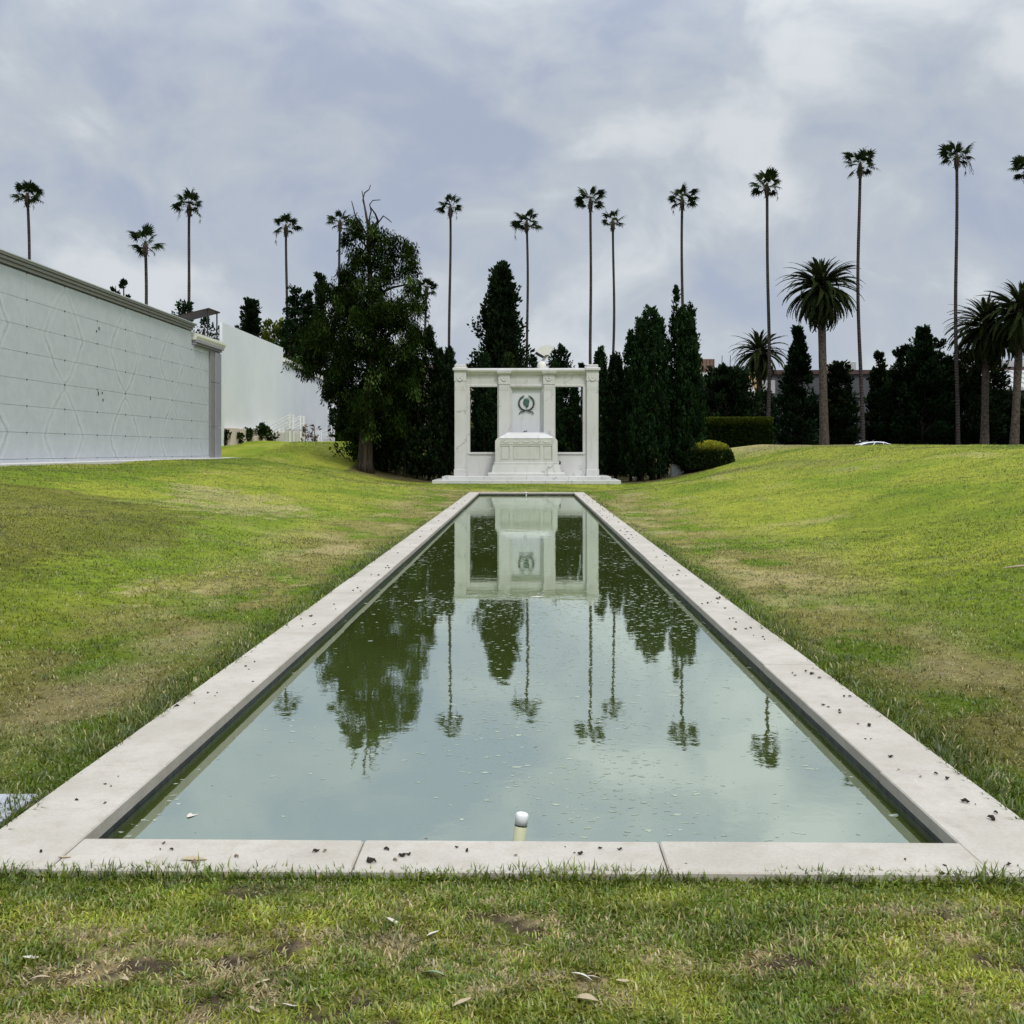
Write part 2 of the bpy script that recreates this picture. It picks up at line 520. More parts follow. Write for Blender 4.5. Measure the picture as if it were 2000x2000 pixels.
M = {k: material(k, f) for k, f in dict(
    lawn=m_lawn, blade=m_blade(.35), far_blade=m_blade(.0), foliage=m_foliage,
    marble=m_marble((.555, .545, .52), (.30, .30, .305), .8, (.615, .605, .59)),
    panel_marble=m_marble((.58, .595, .61), (.44, .46, .49), .4, (.63, .64, .655)),
    coping=m_coping, pool_tile=m_tile, water=m_water, crypt=m_crypt,
    stucco=m_stucco, taupe=m_plain((.24, .232, .228), .6, .1, 3), cream=m_plain((.78, .76, .70), .7, .05, 3),
    cornice=m_plain((.30, .292, .33), .55, .06, 2), groove=m_plain((.05, .05, .055), .8, .1), joint=m_plain((.37, .39, .41), .8, .1), concrete=m_plain((.58, .56, .53), .85, .12, 4),
    bronze=m_plain((.035, .052, .045), .5, .35, 12, .4, .3), verdigris=m_plain((.055, .11, .085), .6, .3, 10, .3),
    rosette=m_plain((.09, .09, .085), .5, .1), white_metal=m_plain((.78, .78, .77), .5, .05),
    beige=m_plain((.66, .57, .48), .8, .08, 3), dark_metal=m_plain((.02, .02, .022), .5, .2), rust=m_plain((.15, .075, .05), .8, .35, 3),
    bark=m_bark((.03, .024, .019), (.10, .078, .06)), dark_bark=m_bark((.012, .010, .008), (.035, .028, .022)), shade_twig=m_bark((.006, .008, .004), (.014, .017, .008)), twig=m_bark((.022, .018, .016), (.06, .05, .043)),
    palm_bark=m_ringbark, date_bark=m_bark((.045, .036, .028), (.13, .105, .08), 1.0, 5), frond=m_foliage,
    pvc=m_plain((.72, .71, .46), .35, .04, 5, .5), pod=m_plain((.035, .026, .02), .8, .4, 30), pod_tan=m_plain((.20, .15, .10), .8, .4, 30),
    leaf_dry=m_plain((.42, .34, .22), .8, .25, 30), leaf_pale=m_plain((.62, .58, .50), .7, .2, 30), leaf_green=m_plain((.22, .30, .17), .6, .2, 30),
    scum=m_plain((.31, .35, .28), .9, .35, 3, .1, 0, True), grave=m_plain((.36, .37, .39), .6, .2, 6),
    asphalt=m_plain((.05, .05, .052), .9, .2, 4), warehouse=m_plain((.085, .085, .088), .8, .15, .4), roof_grey=m_plain((.42, .42, .40), .7, .1, .5),
    brown_wall=m_plain((.20, .13, .10), .8, .3, .8), roof_brown=m_plain((.09, .055, .05), .8, .2, 1), wood=m_plain((.45, .30, .16), .8, .2, 2),
    car_paint=m_plain((.80, .80, .80), .25, .02, 2, .6), glass=m_plain((.02, .025, .03), .08, .1, 2, .6), rubber=m_plain((.02, .02, .02), .9, .1),
    window_dark=m_plain((.03, .033, .038), .25, .2, 1, .5), terracotta=m_plain((.45, .13, .07), .8, .15, 8), flower=m_plain((.55, .30, .38), .8, .2, 10),
).items()}

# ------------------------------------------------------------------ ground
def build_lawn():
    def axis(parts):
        return np.unique(np.round(np.concatenate([np.arange(a, b, s) for a, b, s in parts] + [np.array([parts[-1][1]])]), 4))
    xs = axis([(-700, -100, 60), (-100, -30, 6), (-30, -16, 1), (-16, -8, .2), (-8, -2.0, .1), (-2.0, 1.93, .0655), (1.93, 7.93, .1), (7.93, 18.93, .2), (18.93, 32.93, 1), (32.93, 110, 7), (110, 710, 60)])
    ys = axis([(-60, -4, 8), (-4, 1.5, .5), (1.5, 3.7, .05), (3.7, 13.57, .094), (13.57, 36.6, .235), (36.6, 58, .25), (58, 80, .8), (80, 140, 4), (140, 900, 60)])
    X, Y = np.meshgrid(xs, ys)
    Z = terrain(X, Y)
    nx, ny = len(xs), len(ys)
    v = np.stack([X, Y, Z], -1).reshape(-1, 3)
    i, j = np.meshgrid(np.arange(nx - 1), np.arange(ny - 1))
    cx = (xs[i] + xs[i + 1]) / 2; cy = (ys[j] + ys[j + 1]) / 2
    keep = ~((cx > -2.0) & (cx < 1.93) & (cy > 3.7) & (cy < 36.6))
    a = (j * nx + i)[keep]
    q = np.stack([a, a + 1, a + nx + 1, a + nx], -1)
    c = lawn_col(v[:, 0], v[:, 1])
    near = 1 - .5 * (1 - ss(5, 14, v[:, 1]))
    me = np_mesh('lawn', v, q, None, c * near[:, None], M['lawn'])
    me.shade_smooth()
    tag(link('lawn', me), 'mown lawn sloping up on both sides of the pool', 'lawn', kind='structure')
build_lawn()

PX0, PX1, PY0, PY1 = -1.78, 1.71, 3.92, 36.4       # inner edge of the pool
CW, CT, WZ = .38, .058, -.105


def in_pool(x, y, m=0.0):
    return (x > PX0 - CW + m) & (x < PX1 + CW - m) & (y > PY0 - .30 + m) & (y < PY1 + CW - m)


def build_grass():
    # lengths and widths grow with distance so that far turf keeps the same texture
    def scatter(n, d0, d1, far):
        d = np.exp(rng.uniform(math.log(d0), math.log(d1), n)); a = rng.uniform(-.66, .66, n)
        x = d * np.sin(a); y = d * np.cos(a)
        ok = ~in_pool(x, y, .012) & (x > -13.4) & ~((np.abs(x + .05) < 4.6) & (y > 46.8))
        x, y, d = x[ok], y[ok], d[ok]
        return x, y, d

    def blades(name, x, y, d, far, label):
        n = len(x)
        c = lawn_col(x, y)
        dry = c[:, 0] / (c[:, 1] + 1e-6)
        e = np.maximum(np.maximum(PX0 - CW - x, x - PX1 - CW), np.maximum(PY0 - .30 - y, y - PY1 - CW))
        edge = (1 - ss(.0, .35, e))
        tuft = fbm(x * 3.1, y * 3.1, 41)
        clump = fbm(x * 9, y * 9, 43)
        soil = (c.sum(1) < .30) & (y < 3.62) & (c[:, 0] > c[:, 1])
        if not far:
            keep = ~(soil & (rng.random(n) < .7))
            x, y, d, c, dry, e, edge, tuft, clump, soil = (q[keep] for q in (x, y, d, c, dry, e, edge, tuft, clump, soil)); n = len(x)
            c[soil] = np.where(rng.random((soil.sum(), 1)) < .5, DRY * .6, OLIVE * .7)
        L = (.018 + .024 * rng.random(n)) * (.6 + .9 * tuft) * (1 + 1.5 * edge * (y > 3.6) * (tuft + .4)) * np.where(far, .55, 1) + .0006 * d * far
        L *= np.where((y > 3.42) & (y < 3.68), .72, 1) * np.where(soil, .6, 1) * np.where(dry > 1.15, .8, 1)
        W = np.where(far, .00095 * d, .0036 + .0022 * rng.random(n) + .0004 * (d - 2))
        az = 14 * fbm(x * 5, y * 5, 47, 2) + rng.normal(0, 1.7, n); lean = (rng.uniform(.3, 1.5, n) + .2 * (dry > 1.1)).clip(0, 1.53) + .0 * far
        up = np.cos(lean); ou = np.sin(lean)
        dx, dy = np.cos(az), np.sin(az)
        saz = az + np.pi / 2 + rng.normal(0, .5, n)
        sx, sy = np.cos(saz) * W / 2, np.sin(saz) * W / 2
        z = terrain(x, y) - .004
        root = np.stack([x, y, z], -1); side = np.stack([sx, sy, np.zeros(n)], -1)
        out = np.stack([dx * ou, dy * ou, up], -1)
        mid = root + out * (L * .55)[:, None] + np.stack([np.zeros(n), np.zeros(n), L * .10], -1)
        tip = root + out * L[:, None] - np.stack([np.zeros(n), np.zeros(n), L * .12 * ou], -1)
        tip[:, 2] = np.maximum(tip[:, 2], z + .006)
        br = (.5 + .9 * rng.random(n)) * (.5 + 1.0 * clump) if not far else (.50 + .56 * rng.random(n)) * (.62 + .6 * clump)
        pale = rng.random(n) < (.06 if not far else .0)
        cc = c * br[:, None]
        cc[pale] = cc[pale] * .3 + DRY * .85
        hue = rng.normal(0, .07, n); cc[:, 0] *= 1 + hue; cc[:, 1] *= 1 - hue * .2
        if not far:
            v = np.stack([root - side, root + side, mid + side * .9, mid - side * .9, tip], 1).reshape(-1, 3)
            b = np.arange(n)[:, None] * 5
            q = b + np.array([[0, 1, 2, 3]]); t3 = b + np.array([[3, 2, 4]])
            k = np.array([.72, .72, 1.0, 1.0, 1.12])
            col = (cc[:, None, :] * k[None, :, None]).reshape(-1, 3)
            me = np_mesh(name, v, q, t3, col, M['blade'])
        else:
            v = np.stack([root - side, root + side, tip], 1).reshape(-1, 3)
            t3 = np.arange(n)[:, None] * 3 + np.array([[0, 1, 2]])
            fn = np.cross(2 * side, tip - root + side); fl = fn[:, 1] > 0
            t3[fl] = t3[fl][:, [1, 0, 2]]
            col = np.repeat(cc, 3, 0)
            q = .25
            gx = (terrain(x + q, y) - terrain(x - q, y)) / (2 * q); gy = (terrain(x, y + q) - terrain(x, y - q)) / (2 * q)
            nn = np.stack([dx * .45 - gx * 1.6, dy * .45 - gy * 1.6, np.ones(n)], -1); nn /= np.linalg.norm(nn, axis=1)[:, None]
            me = np_mesh(name, v, None, t3, col, M['far_blade'], np.repeat(nn, 3, 0))
        tag(link(name, me), label, 'grass', kind='stuff')
    x, y, d = scatter(400000, 2.3, 17, 0)
    # the strip of lawn in front of the pool gets more blades of its own
    xe = rng.uniform(-2.3, 2.3, 70000); ye = rng.uniform(2.3, 3.66, 70000)
    # and so does the turf beside it
    xr = np.concatenate([rng.uniform(2.1, 6.5, 60000), rng.uniform(-6.5, -2.17, 60000)]); yr = rng.uniform(1.6, 7.0, 120000)
    m = np.abs(np.arctan2(xr, yr)) > .58; xr, yr = xr[m], yr[m]
    x = np.concatenate([x, xe, xr]); y = np.concatenate([y, ye, yr]); d = np.hypot(x, y)
    blades('near_grass', x, y, d, False, 'short uneven grass blades round the near end of the pool')
    x, y, d = scatter(520000, 11, 58, 1)
    blades('far_grass', x, y, d, True, 'mown grass on the slopes further along the pool')
build_grass()


# ------------------------------------------------------------------ reflecting pool
def build_pool():
    t = thing('reflecting_pool', (-.035, PY0, 0), 'long narrow reflecting pool with pale stone coping and dark waterline', 'pool')
    y0, y1 = PY0 - .29, PY1 + CW
    slabs = []
    n = 28; p = (y1 - y0) / n
    r = random.Random(2)
    def slab(x0, x1, ya, yb, g=.0022):
        dz = r.uniform(-.003, .003)
        m = MB().box(x0, x1, ya + g, yb - g, -CT + dz * .3, dz, .006)
        m.build('coping_slab', M['coping'], t)
    for i in range(n):
        ya, yb = y0 + i * p, y0 + (i + 1) * p
        slab(PX0 - CW, PX0 + r.uniform(-.003, .003), ya, yb)
        slab(PX1 + r.uniform(-.003, .003), PX1 + CW, ya, yb)
    xs = [PX0 + .003, -.65, .52, PX1 - .003]
    for a, b in zip(xs, xs[1:]):
        for (ya, yb) in ((y0, PY0), (PY1, y1)):
            dz = r.uniform(-.002, .002)
            MB().box(a + .0022, b - .0022, ya, yb, -CT, dz, .006).build('coping_slab', M['coping'], t)
    # bed under the slabs, waterline wall of dark tile and the basin floor
    s = .022
    for (xa, xb, ya, yb) in ((PX0 - CW + .03, PX0 - s, y0 + .03, y1 - .03), (PX1 + s, PX1 + CW - .03, y0 + .03, y1 - .03),
                             (PX0 - s, PX1 + s, y0 + .03, PY0 - s), (PX0 - s, PX1 + s, PY1 + s, y1 - .03)):
        MB().box(xa, xb, ya, yb, -.7, -CT - .004).build('basin_wall', M['pool_tile'], t)
    MB().box(PX0 - .3, PX1 + .3, PY0 - .3, PY1 + .3, -.8, -.7).build('basin_floor', M['pool_tile'], t)
    return t
pool = build_pool()
w = MB().add([(PX0 - .021, PY0 - .021, WZ), (PX1 + .021, PY0 - .021, WZ), (PX1 + .021, PY1 + .021, WZ), (PX0 - .021, PY1 + .021, WZ)], [(0, 1, 2, 3)]).build('water', M['water'])
tag(w, 'murky green water reflecting the memorial and the sky', 'water', kind='structure')


def build_scum():
    n = 44000
    y = np.exp(rng.uniform(math.log(PY0 + .05), math.log(PY1 - .2), n)); x = rng.uniform(PX0 + .01, PX1 - .01, n)
    den = fbm(x * .9, y * .45, 51); ok = rng.random(n) < (ss(.36, .68, den) * .8 + .05) * (.45 + .55 * ss(6, 10, y))
    x, y = x[ok], y[ok]; n = len(x)
    s = (.003 + .020 * rng.random(n) ** 4) * (.75 + .05 * y)
    big = rng.random(n) < .02; s[big] *= 2.0
    k = 6
    a = np.linspace(0, 2 * np.pi, k, endpoint=False)[None, :] + rng.uniform(0, 6, n)[:, None]
    rr = s[:, None] * rng.uniform(.45, 1.25, (n, k))
    el = rng.uniform(.25, .8, n)[:, None]; az = rng.uniform(-.5, .5, n)[:, None]
    ex, ey = rr * np.cos(a), rr * np.sin(a) * el
    vx = x[:, None] + ex * np.cos(az) - ey * np.sin(az); vy = y[:, None] + ex * np.sin(az) + ey * np.cos(az)
    vx = vx.clip(PX0 - .015, PX1 + .015)
    z = np.full_like(vx, WZ + .0005) + rng.uniform(0, .0005, (n, 1))
    v = np.stack([vx, vy, z], -1).reshape(-1, 3)
    me = bpy.data.meshes.new('floating_scum')
    me.vertices.add(len(v)); me.vertices.foreach_set('co', v.astype(np.float32).ravel())
    me.loops.add(n * k); me.loops.foreach_set('vertex_index', np.arange(n * k, dtype=np.int32))
    me.polygons.add(n); me.polygons.foreach_set('loop_start', (np.arange(n) * k).astype(np.int32))
    me.update(calc_edges=True); me.materials.append(M['scum'])
    tag(link('floating_scum', me), 'pale flecks of scum drifting on the pool water', 'scum', kind='stuff')
build_scum()

# pipe standing in the near end of the pool
def build_pipe():
    p = P(1020, 1600, 4.15); bx, by = -.02, 4.10
    t = thing('overflow_pipe', (bx, by, -.7), 'white plastic pipe with a dark ring rising from the near end of the pool', 'pipe')
    b, a = Vector((bx - .10, by - .12, -.7)), Vector((bx, by, .046))
    d = (a - b).normalized()
    pts = [b, b + (a - b) * .5, a - d * .055]
    MB().tube(pts, .026, 20, False).build('pipe_shaft', M['pvc'], t, True)
    MB().tube([a - d * .055, a - d * .050],   .0265, 20, False).build('dark_ring', M['dark_metal'], t, True)
    MB().tube([a - d * .050, a - d * .012, a - d * .004, a], [.0268, .0268, .0245, .016], 20).build('cap', M['white_metal'], t, True)
build_pipe()
o = MB().tube([(-.04, 36.25, -.3), (-.04, 36.25, -.03), (-.04, 36.2, .015)], [.025, .025, .03], 10).build('fountain_spout', M['white_metal'])
tag(o, 'small pale spout at the far end of the pool', 'spout')


# ------------------------------------------------------------------ memorial
TX = -.05
K1 = .005257


def zx(cx): return (cx - 901) * K1 + TX
def zz(cy): return .3 + (1300 - cy) * K1


def build_platform():
    t = thing('stepped_platform', (TX, 48.3, 0), 'two low white marble steps below the memorial wall', 'steps')
    r = random.Random(4)
    for (hw, yf, yb, z0, z1, n) in ((4.5, 46.9, 50.6, -.15, .13, 5), (4.06, 47.28, 50.3, .13, .30, 4)):
        w = 2 * hw / n
        for i in range(n):
            MB().box(TX - hw + i * w + .004, TX - hw + (i + 1) * w - .004, yf, yb, z0, z1 + r.uniform(-.003, .003), .012).build('step_slab', M['marble'], t)
build_platform()


def build_wall():
    t = thing('memorial_wall', (TX, 49.2, .3), 'white marble memorial wall with four piers and two tall openings', 'memorial')
    m, Y = M['marble'], 49.05
    yb = 49.6
    # low walls and sills below the openings
    for a, b in ((345, 640), (1165, 1457)):
        MB().box(zx(a), zx(b), Y, yb, .3, zz(1096)).build('parapet', m, t)
        MB().box(zx(a) - .0, zx(b), Y - .05, yb + .05, zz(1096), zz(1078), .01).build('sill', m, t)
        MB().box(zx(a), zx(b), Y - .03, Y - .002, .302, zz(1255)).build('skirting', m, t)
    # jambs beside the openings
    for a, b in ((330, 365), (628, 648), (1155, 1175), (1437, 1470)):
        MB().box(zx(a), zx(b), Y - .02, yb, zz(1096 if a in (628, 1155) else 1296), zz(457)).build('jamb', m, t)
    # outer piers
    for a, b in ((222, 330), (1470, 1580)):
        x0, x1 = zx(a), zx(b); yf, ybk = 48.88, 49.72
        p = MB().box(x0, x1, yf, ybk, zz(1240), zz(405), .02).build('pier', m, t)
        MB().box(x0 - .03, x1 + .03, yf - .03, ybk + .03, .3, zz(1240), .02).build('pier_base', m, t)
        MB().box(x0 - .015, x1 + .015, yf - .015, ybk + .015, zz(405), zz(305), .01).build('capital_block', m, t)
        MB().box(x0 - .09, x1 + .09, yf - .09, ybk + .09, zz(305), zz(280), .03).build('pier_cap', m, t)
        MB().box(x0 - .01, x1 - .01, yf + .02, ybk - .02, zz(280), zz(250), .03).build('finial_block', m, t)
        relief(t, (x0 + x1) / 2, yf - .015, x1 - x0)
    # inner pilasters
    for a, b in ((640, 742), (1063, 1165)):
        x0, x1 = zx(a), zx(b); yf = 48.93
        MB().box(x0, x1, yf, yb, .3, zz(437), .015).build('pilaster', m, t)
        MB().box(x0 - .02, x1 + .02, yf - .02, yb, zz(437), zz(345), .01).build('capital_block', m, t)
        relief(t, (x0 + x1) / 2, yf - .02, x1 - x0)
    # entablature
    MB().box(zx(330), zx(1470), Y - .02, yb, zz(457), zz(437), .01).build('architrave', m, t)
    for a, b in ((330, 640), (742, 1063), (1165, 1470)):
        MB().box(zx(a) + (.02 if a != 330 else 0), zx(b) - (.02 if b != 1470 else 0), Y + .02, yb - .01, zz(437), zz(345)).build('frieze_panel', m, t)
    prof = [(Y - .02, zz(345)), (Y - .06, zz(338)), (Y - .07, zz(328)), (Y - .17, zz(316)), (Y - .19, zz(300)), (Y - .15, zz(285)), (yb + .1, zz(285)), (yb + .1, zz(345))]
    MB().prism(prof, 'x', zx(330), zx(1470)).build('cornice', m, t)
    for a, b in ((622, 760), (1045, 1183)):
        pr = [(y - .07 if i < 6 else y - .3, z + (.002 if i < 5 else -.05)) for i, (y, z) in enumerate(prof)]
        MB().prism([(48.86, zz(345) + .002), (48.80, zz(330)), (48.78, zz(313)), (49.2, zz(313)), (49.2, zz(345) + .002)], 'x', zx(a), zx(b)).build('cornice_break', m, t)
    # recessed centre panel with a stepped frame
    MB().box(zx(742), zx(1063), Y + .16, yb, .3, zz(457)).build('centre_panel', M['panel_marble'], t)
    for k, (a, b) in enumerate(((742, 757), (1048, 1063))):
        MB().box(zx(a), zx(b), Y + .02, Y + .158, .3, zz(457)).build('panel_moulding', m, t)
    MB().box(zx(757), zx(1048), Y + .02, Y + .158, zz(470), zz(457)).build('panel_moulding', m, t)
    for a, b in ((757, 766), (1039, 1048)):
        MB().box(zx(a), zx(b), Y + .08, Y + .158, .3, zz(470)).build('panel_moulding', m, t)
    MB().box(zx(766), zx(1039), Y + .08, Y + .158, zz(480), zz(470)).build('panel_moulding', m, t)
    # bronze wreath: two leafy sprays tied with a ribbon, and a head in profile
    wy = Y + .145; kw = K1 * 4.83 / 19.32        # metres per pixel of the close-up
    def wp(cx, cy): return (zx(901) + (cx - 905) * kw, zz(460) - (cy - 80) * kw)
    cx0, cz0 = wp(905, 690); R0 = 283 * kw
    for sgn in (-1, 1):
        mb = MB(); pts = []
        for i in range(15):
            a = R(-86 + 150 * i / 14)
            pts.append((cx0 + sgn * R0 * math.cos(a), wy - .02, cz0 + R0 * .98 * math.sin(a)))
        mb.tube(pts, [.022] * 14 + [.01], 6)
        for i in range(30):
            a = R(-84 + 150 * i / 29)
            c = Vector((cx0 + sgn * R0 * math.cos(a), wy - .03, cz0 + R0 * .98 * math.sin(a)))
            tg = Vector((-sgn * math.sin(a), 0, math.cos(a))); nr = Vector((sgn * math.cos(a), 0, math.sin(a)))
            d = (tg + nr * (.55 if i % 2 else -.55)).normalized(); s = Vector((0, -1, 0)).cross(d)
            l = .085
            mb.add([c, c + d * l * .45 + s * .026 + Vector((0, -.008, 0)), c + d * l, c + d * l * .45 - s * .026 + Vector((0, -.008, 0)), c + d * l * .45 + Vector((0, -.022, 0))],
                   [(0, 1, 4), (1, 2, 4), (2, 3, 4), (3, 0, 4)])
        o = mb.build('wreath_branch', M['bronze'], t)
        rp = [wp(905 + sgn * q, w) for q, w in ((0, 950), (55, 965), (110, 1015), (150, 1030), (185, 1005), (220, 1020), (255, 1075), (285, 1085))]
        MB().tube([(x, wy - .03, z) for x, z in rp], [.03, .028, .024, .022, .022, .022, .024, .018], 6).build('ribbon', M['bronze'], t)
    head = [(905, 500), (960, 515), (1005, 555), (1025, 610), (1018, 660), (1000, 700), (995, 740), (1005, 765), (985, 795), (960, 835), (935, 862), (905, 868),
            (890, 835), (870, 790), (845, 768), (812, 755), (795, 735), (800, 715), (790, 690), (775, 665), (795, 620), (800, 575), (825, 530), (860, 508)]
    hp = [wp(*q) for q in head]
    mb = MB(); n = len(hp); hc = (sum(p[0] for p in hp) / n, sum(p[1] for p in hp) / n)
    v = [(x, wy + .012, z) for x, z in hp] + [(x, wy - .015, z) for x, z in hp] + [(hc[0] + (x - hc[0]) * .7, wy - .05, hc[1] + (z - hc[1]) * .75) for x, z in hp]
    f = [tuple(range(2 * n, 3 * n))] + [(k * n + i, k * n + (i + 1) % n, (k + 1) * n + (i + 1) % n, (k + 1) * n + i) for k in (0, 1) for i in range(n)]
    mb.add(v, f); o = mb.build('head_relief', M['verdigris'], t); o['label'] = 'green bronze head in profile inside the wreath'


def relief(t, xc, yf, w):
    """low carved garland on a capital block, and the small carved band below it"""
    m = M['marble']
    mb = MB()
    pts = []
    for i in range(13):
        a = math.pi * i / 12
        pts.append((xc + math.cos(a) * w * .33, yf - .004, zz(345) - .03 - math.sin(a) * .27))
    mb.tube(pts, [.012 + .022 * math.sin(math.pi * i / 12) for i in range(13)], 6)
    for a in range(6):
        q = a / 6 * math.tau
        mb.tube([(xc, yf - .004, zz(365) - .06), (xc + math.cos(q) * .07, yf - .004, zz(365) - .06 + math.sin(q) * .07)], [.02, .012], 5)
    mb.build('garland', m, t)
    mb = MB()
    for i in range(4):
        x = xc - w * .36 + i * w * .24
        mb.box(x - .03, x + .03, yf + .0, yf + .04, zz(490), zz(452), .006)
    mb.build('carved_band', m, t)


build_wall()


def build_sarcophagus():
    t = thing('sarcophagus', (TX, 48.1, .3), 'white marble sarcophagus with a sloped lid standing before the memorial wall', 'sarcophagus')
    m = M['marble']; c = TX
    MB().box(c - 1.87, c + 1.87, 47.42, 48.86, .3, .48, .035).build('plinth', m, t)
    MB().frustum((c - 1.68, c + 1.68, 47.50, 48.82, .48), (c - 1.60, c + 1.60, 47.56, 48.80, .86)).build('battered_base', m, t)
    for s in (-1, 1):
        # sloping corner ribs of the base
        MB().add([(c + s * 1.44, 47.475, .482), (c + s * 1.36, 47.475, .482), (c + s * 1.29, 47.535, .862), (c + s * 1.37, 47.535, .862),
                  (c + s * 1.44, 47.58, .482), (c + s * 1.36, 47.58, .482), (c + s * 1.29, 47.6, .862), (c + s * 1.37, 47.6, .862)],
                 [(0, 1, 2, 3), (4, 7, 6, 5), (0, 3, 7, 4), (1, 5, 6, 2), (3, 2, 6, 7), (0, 4, 5, 1)]).build('base_rib', m, t)
    MB().box(c - 1.56, c + 1.56, 47.585, 48.78, .86, .99, .02).build('base_moulding', m, t)
    MB().box(c - 1.45, c + 1.45, 47.67, 48.74, .99, 2.10).build('chest', m, t)
    for s in (-1, 1):
        for y in (47.60, 48.58):
            x0, x1 = sorted((c + s * 1.505, c + s * 1.25))
            MB().prism([(x0, .99), (x1, .99), (x1, 2.02 if s > 0 else 2.17), (x1 - (.11 if s > 0 else 0), 2.17), (x0 + (.11 if s < 0 else 0), 2.17), (x0, 2.02 if s < 0 else 2.17)], 'y', y, y + .17).build('corner_post', m, t)
    # front: frieze with carved swags, three panels parted by two pilaster strips
    MB().box(c - 1.248, c + 1.248, 47.62, 47.668, 1.86, 2.14).build('frieze', m, t)
    for i in range(5):
        x = c - .98 + i * .49
        pts = [(x - .22 + .44 * k / 8, 47.615, 2.03 - .085 * math.sin(math.pi * k / 8)) for k in range(9)]
        MB().tube(pts, [.008 + .012 * math.sin(math.pi * k / 8) for k in range(9)], 6).build('swag', m, t)
    MB().box(c - 1.248, c + 1.248, 47.635, 47.668, 1.78, 1.855).build('band', m, t)
    MB().box(c - 1.248, c + 1.248, 47.635, 47.668, .992, 1.10).build('band', m, t)
    for a, b in ((-1.20, -.86), (-.62, .62), (.86, 1.20)):
        MB().box(c + a, c + b, 47.652, 47.668, 1.14, 1.74, .004).build('front_panel', m, t)
    for a in (-.74, .74):
        MB().box(c + a - .08, c + a + .08, 47.635, 47.668, 1.102, 1.778, .01).build('strip_pilaster', m, t)
    # lid
    MB().frustum((c - 1.40, c + 1.40, 47.60, 48.76, 2.14), (c - .90, c + .90, 48.02, 48.34, 2.43)).build('lid', m, t)
build_sarcophagus()
p = P(1026, 844, 48.1)
o = MB().tube([(p.x - .08, 48.1, 2.43), (p.x - .04, 48.1, 2.50), (p.x, 48.1, 2.47), (p.x + .05, 48.12, 2.52), (p.x + .08, 48.1, 2.44)], [.025, .03, .02, .03, .01], 6).build('fallen_twig', M['twig'])
tag(o, 'small dark twig lying on the sarcophagus lid', 'twig')
o = MB().tube([(1.63 + TX, 48.3, .87), (1.66 + TX, 48.3, 1.0), (1.60 + TX, 48.3, 1.05)], [.05, .04, .02], 7).build('small_vase', M['bronze'])
tag(o, 'small dark vase on the ledge beside the sarcophagus', 'vase')


# ------------------------------------------------------------------ mausoleum of crypts, on the left
BX = -14.15


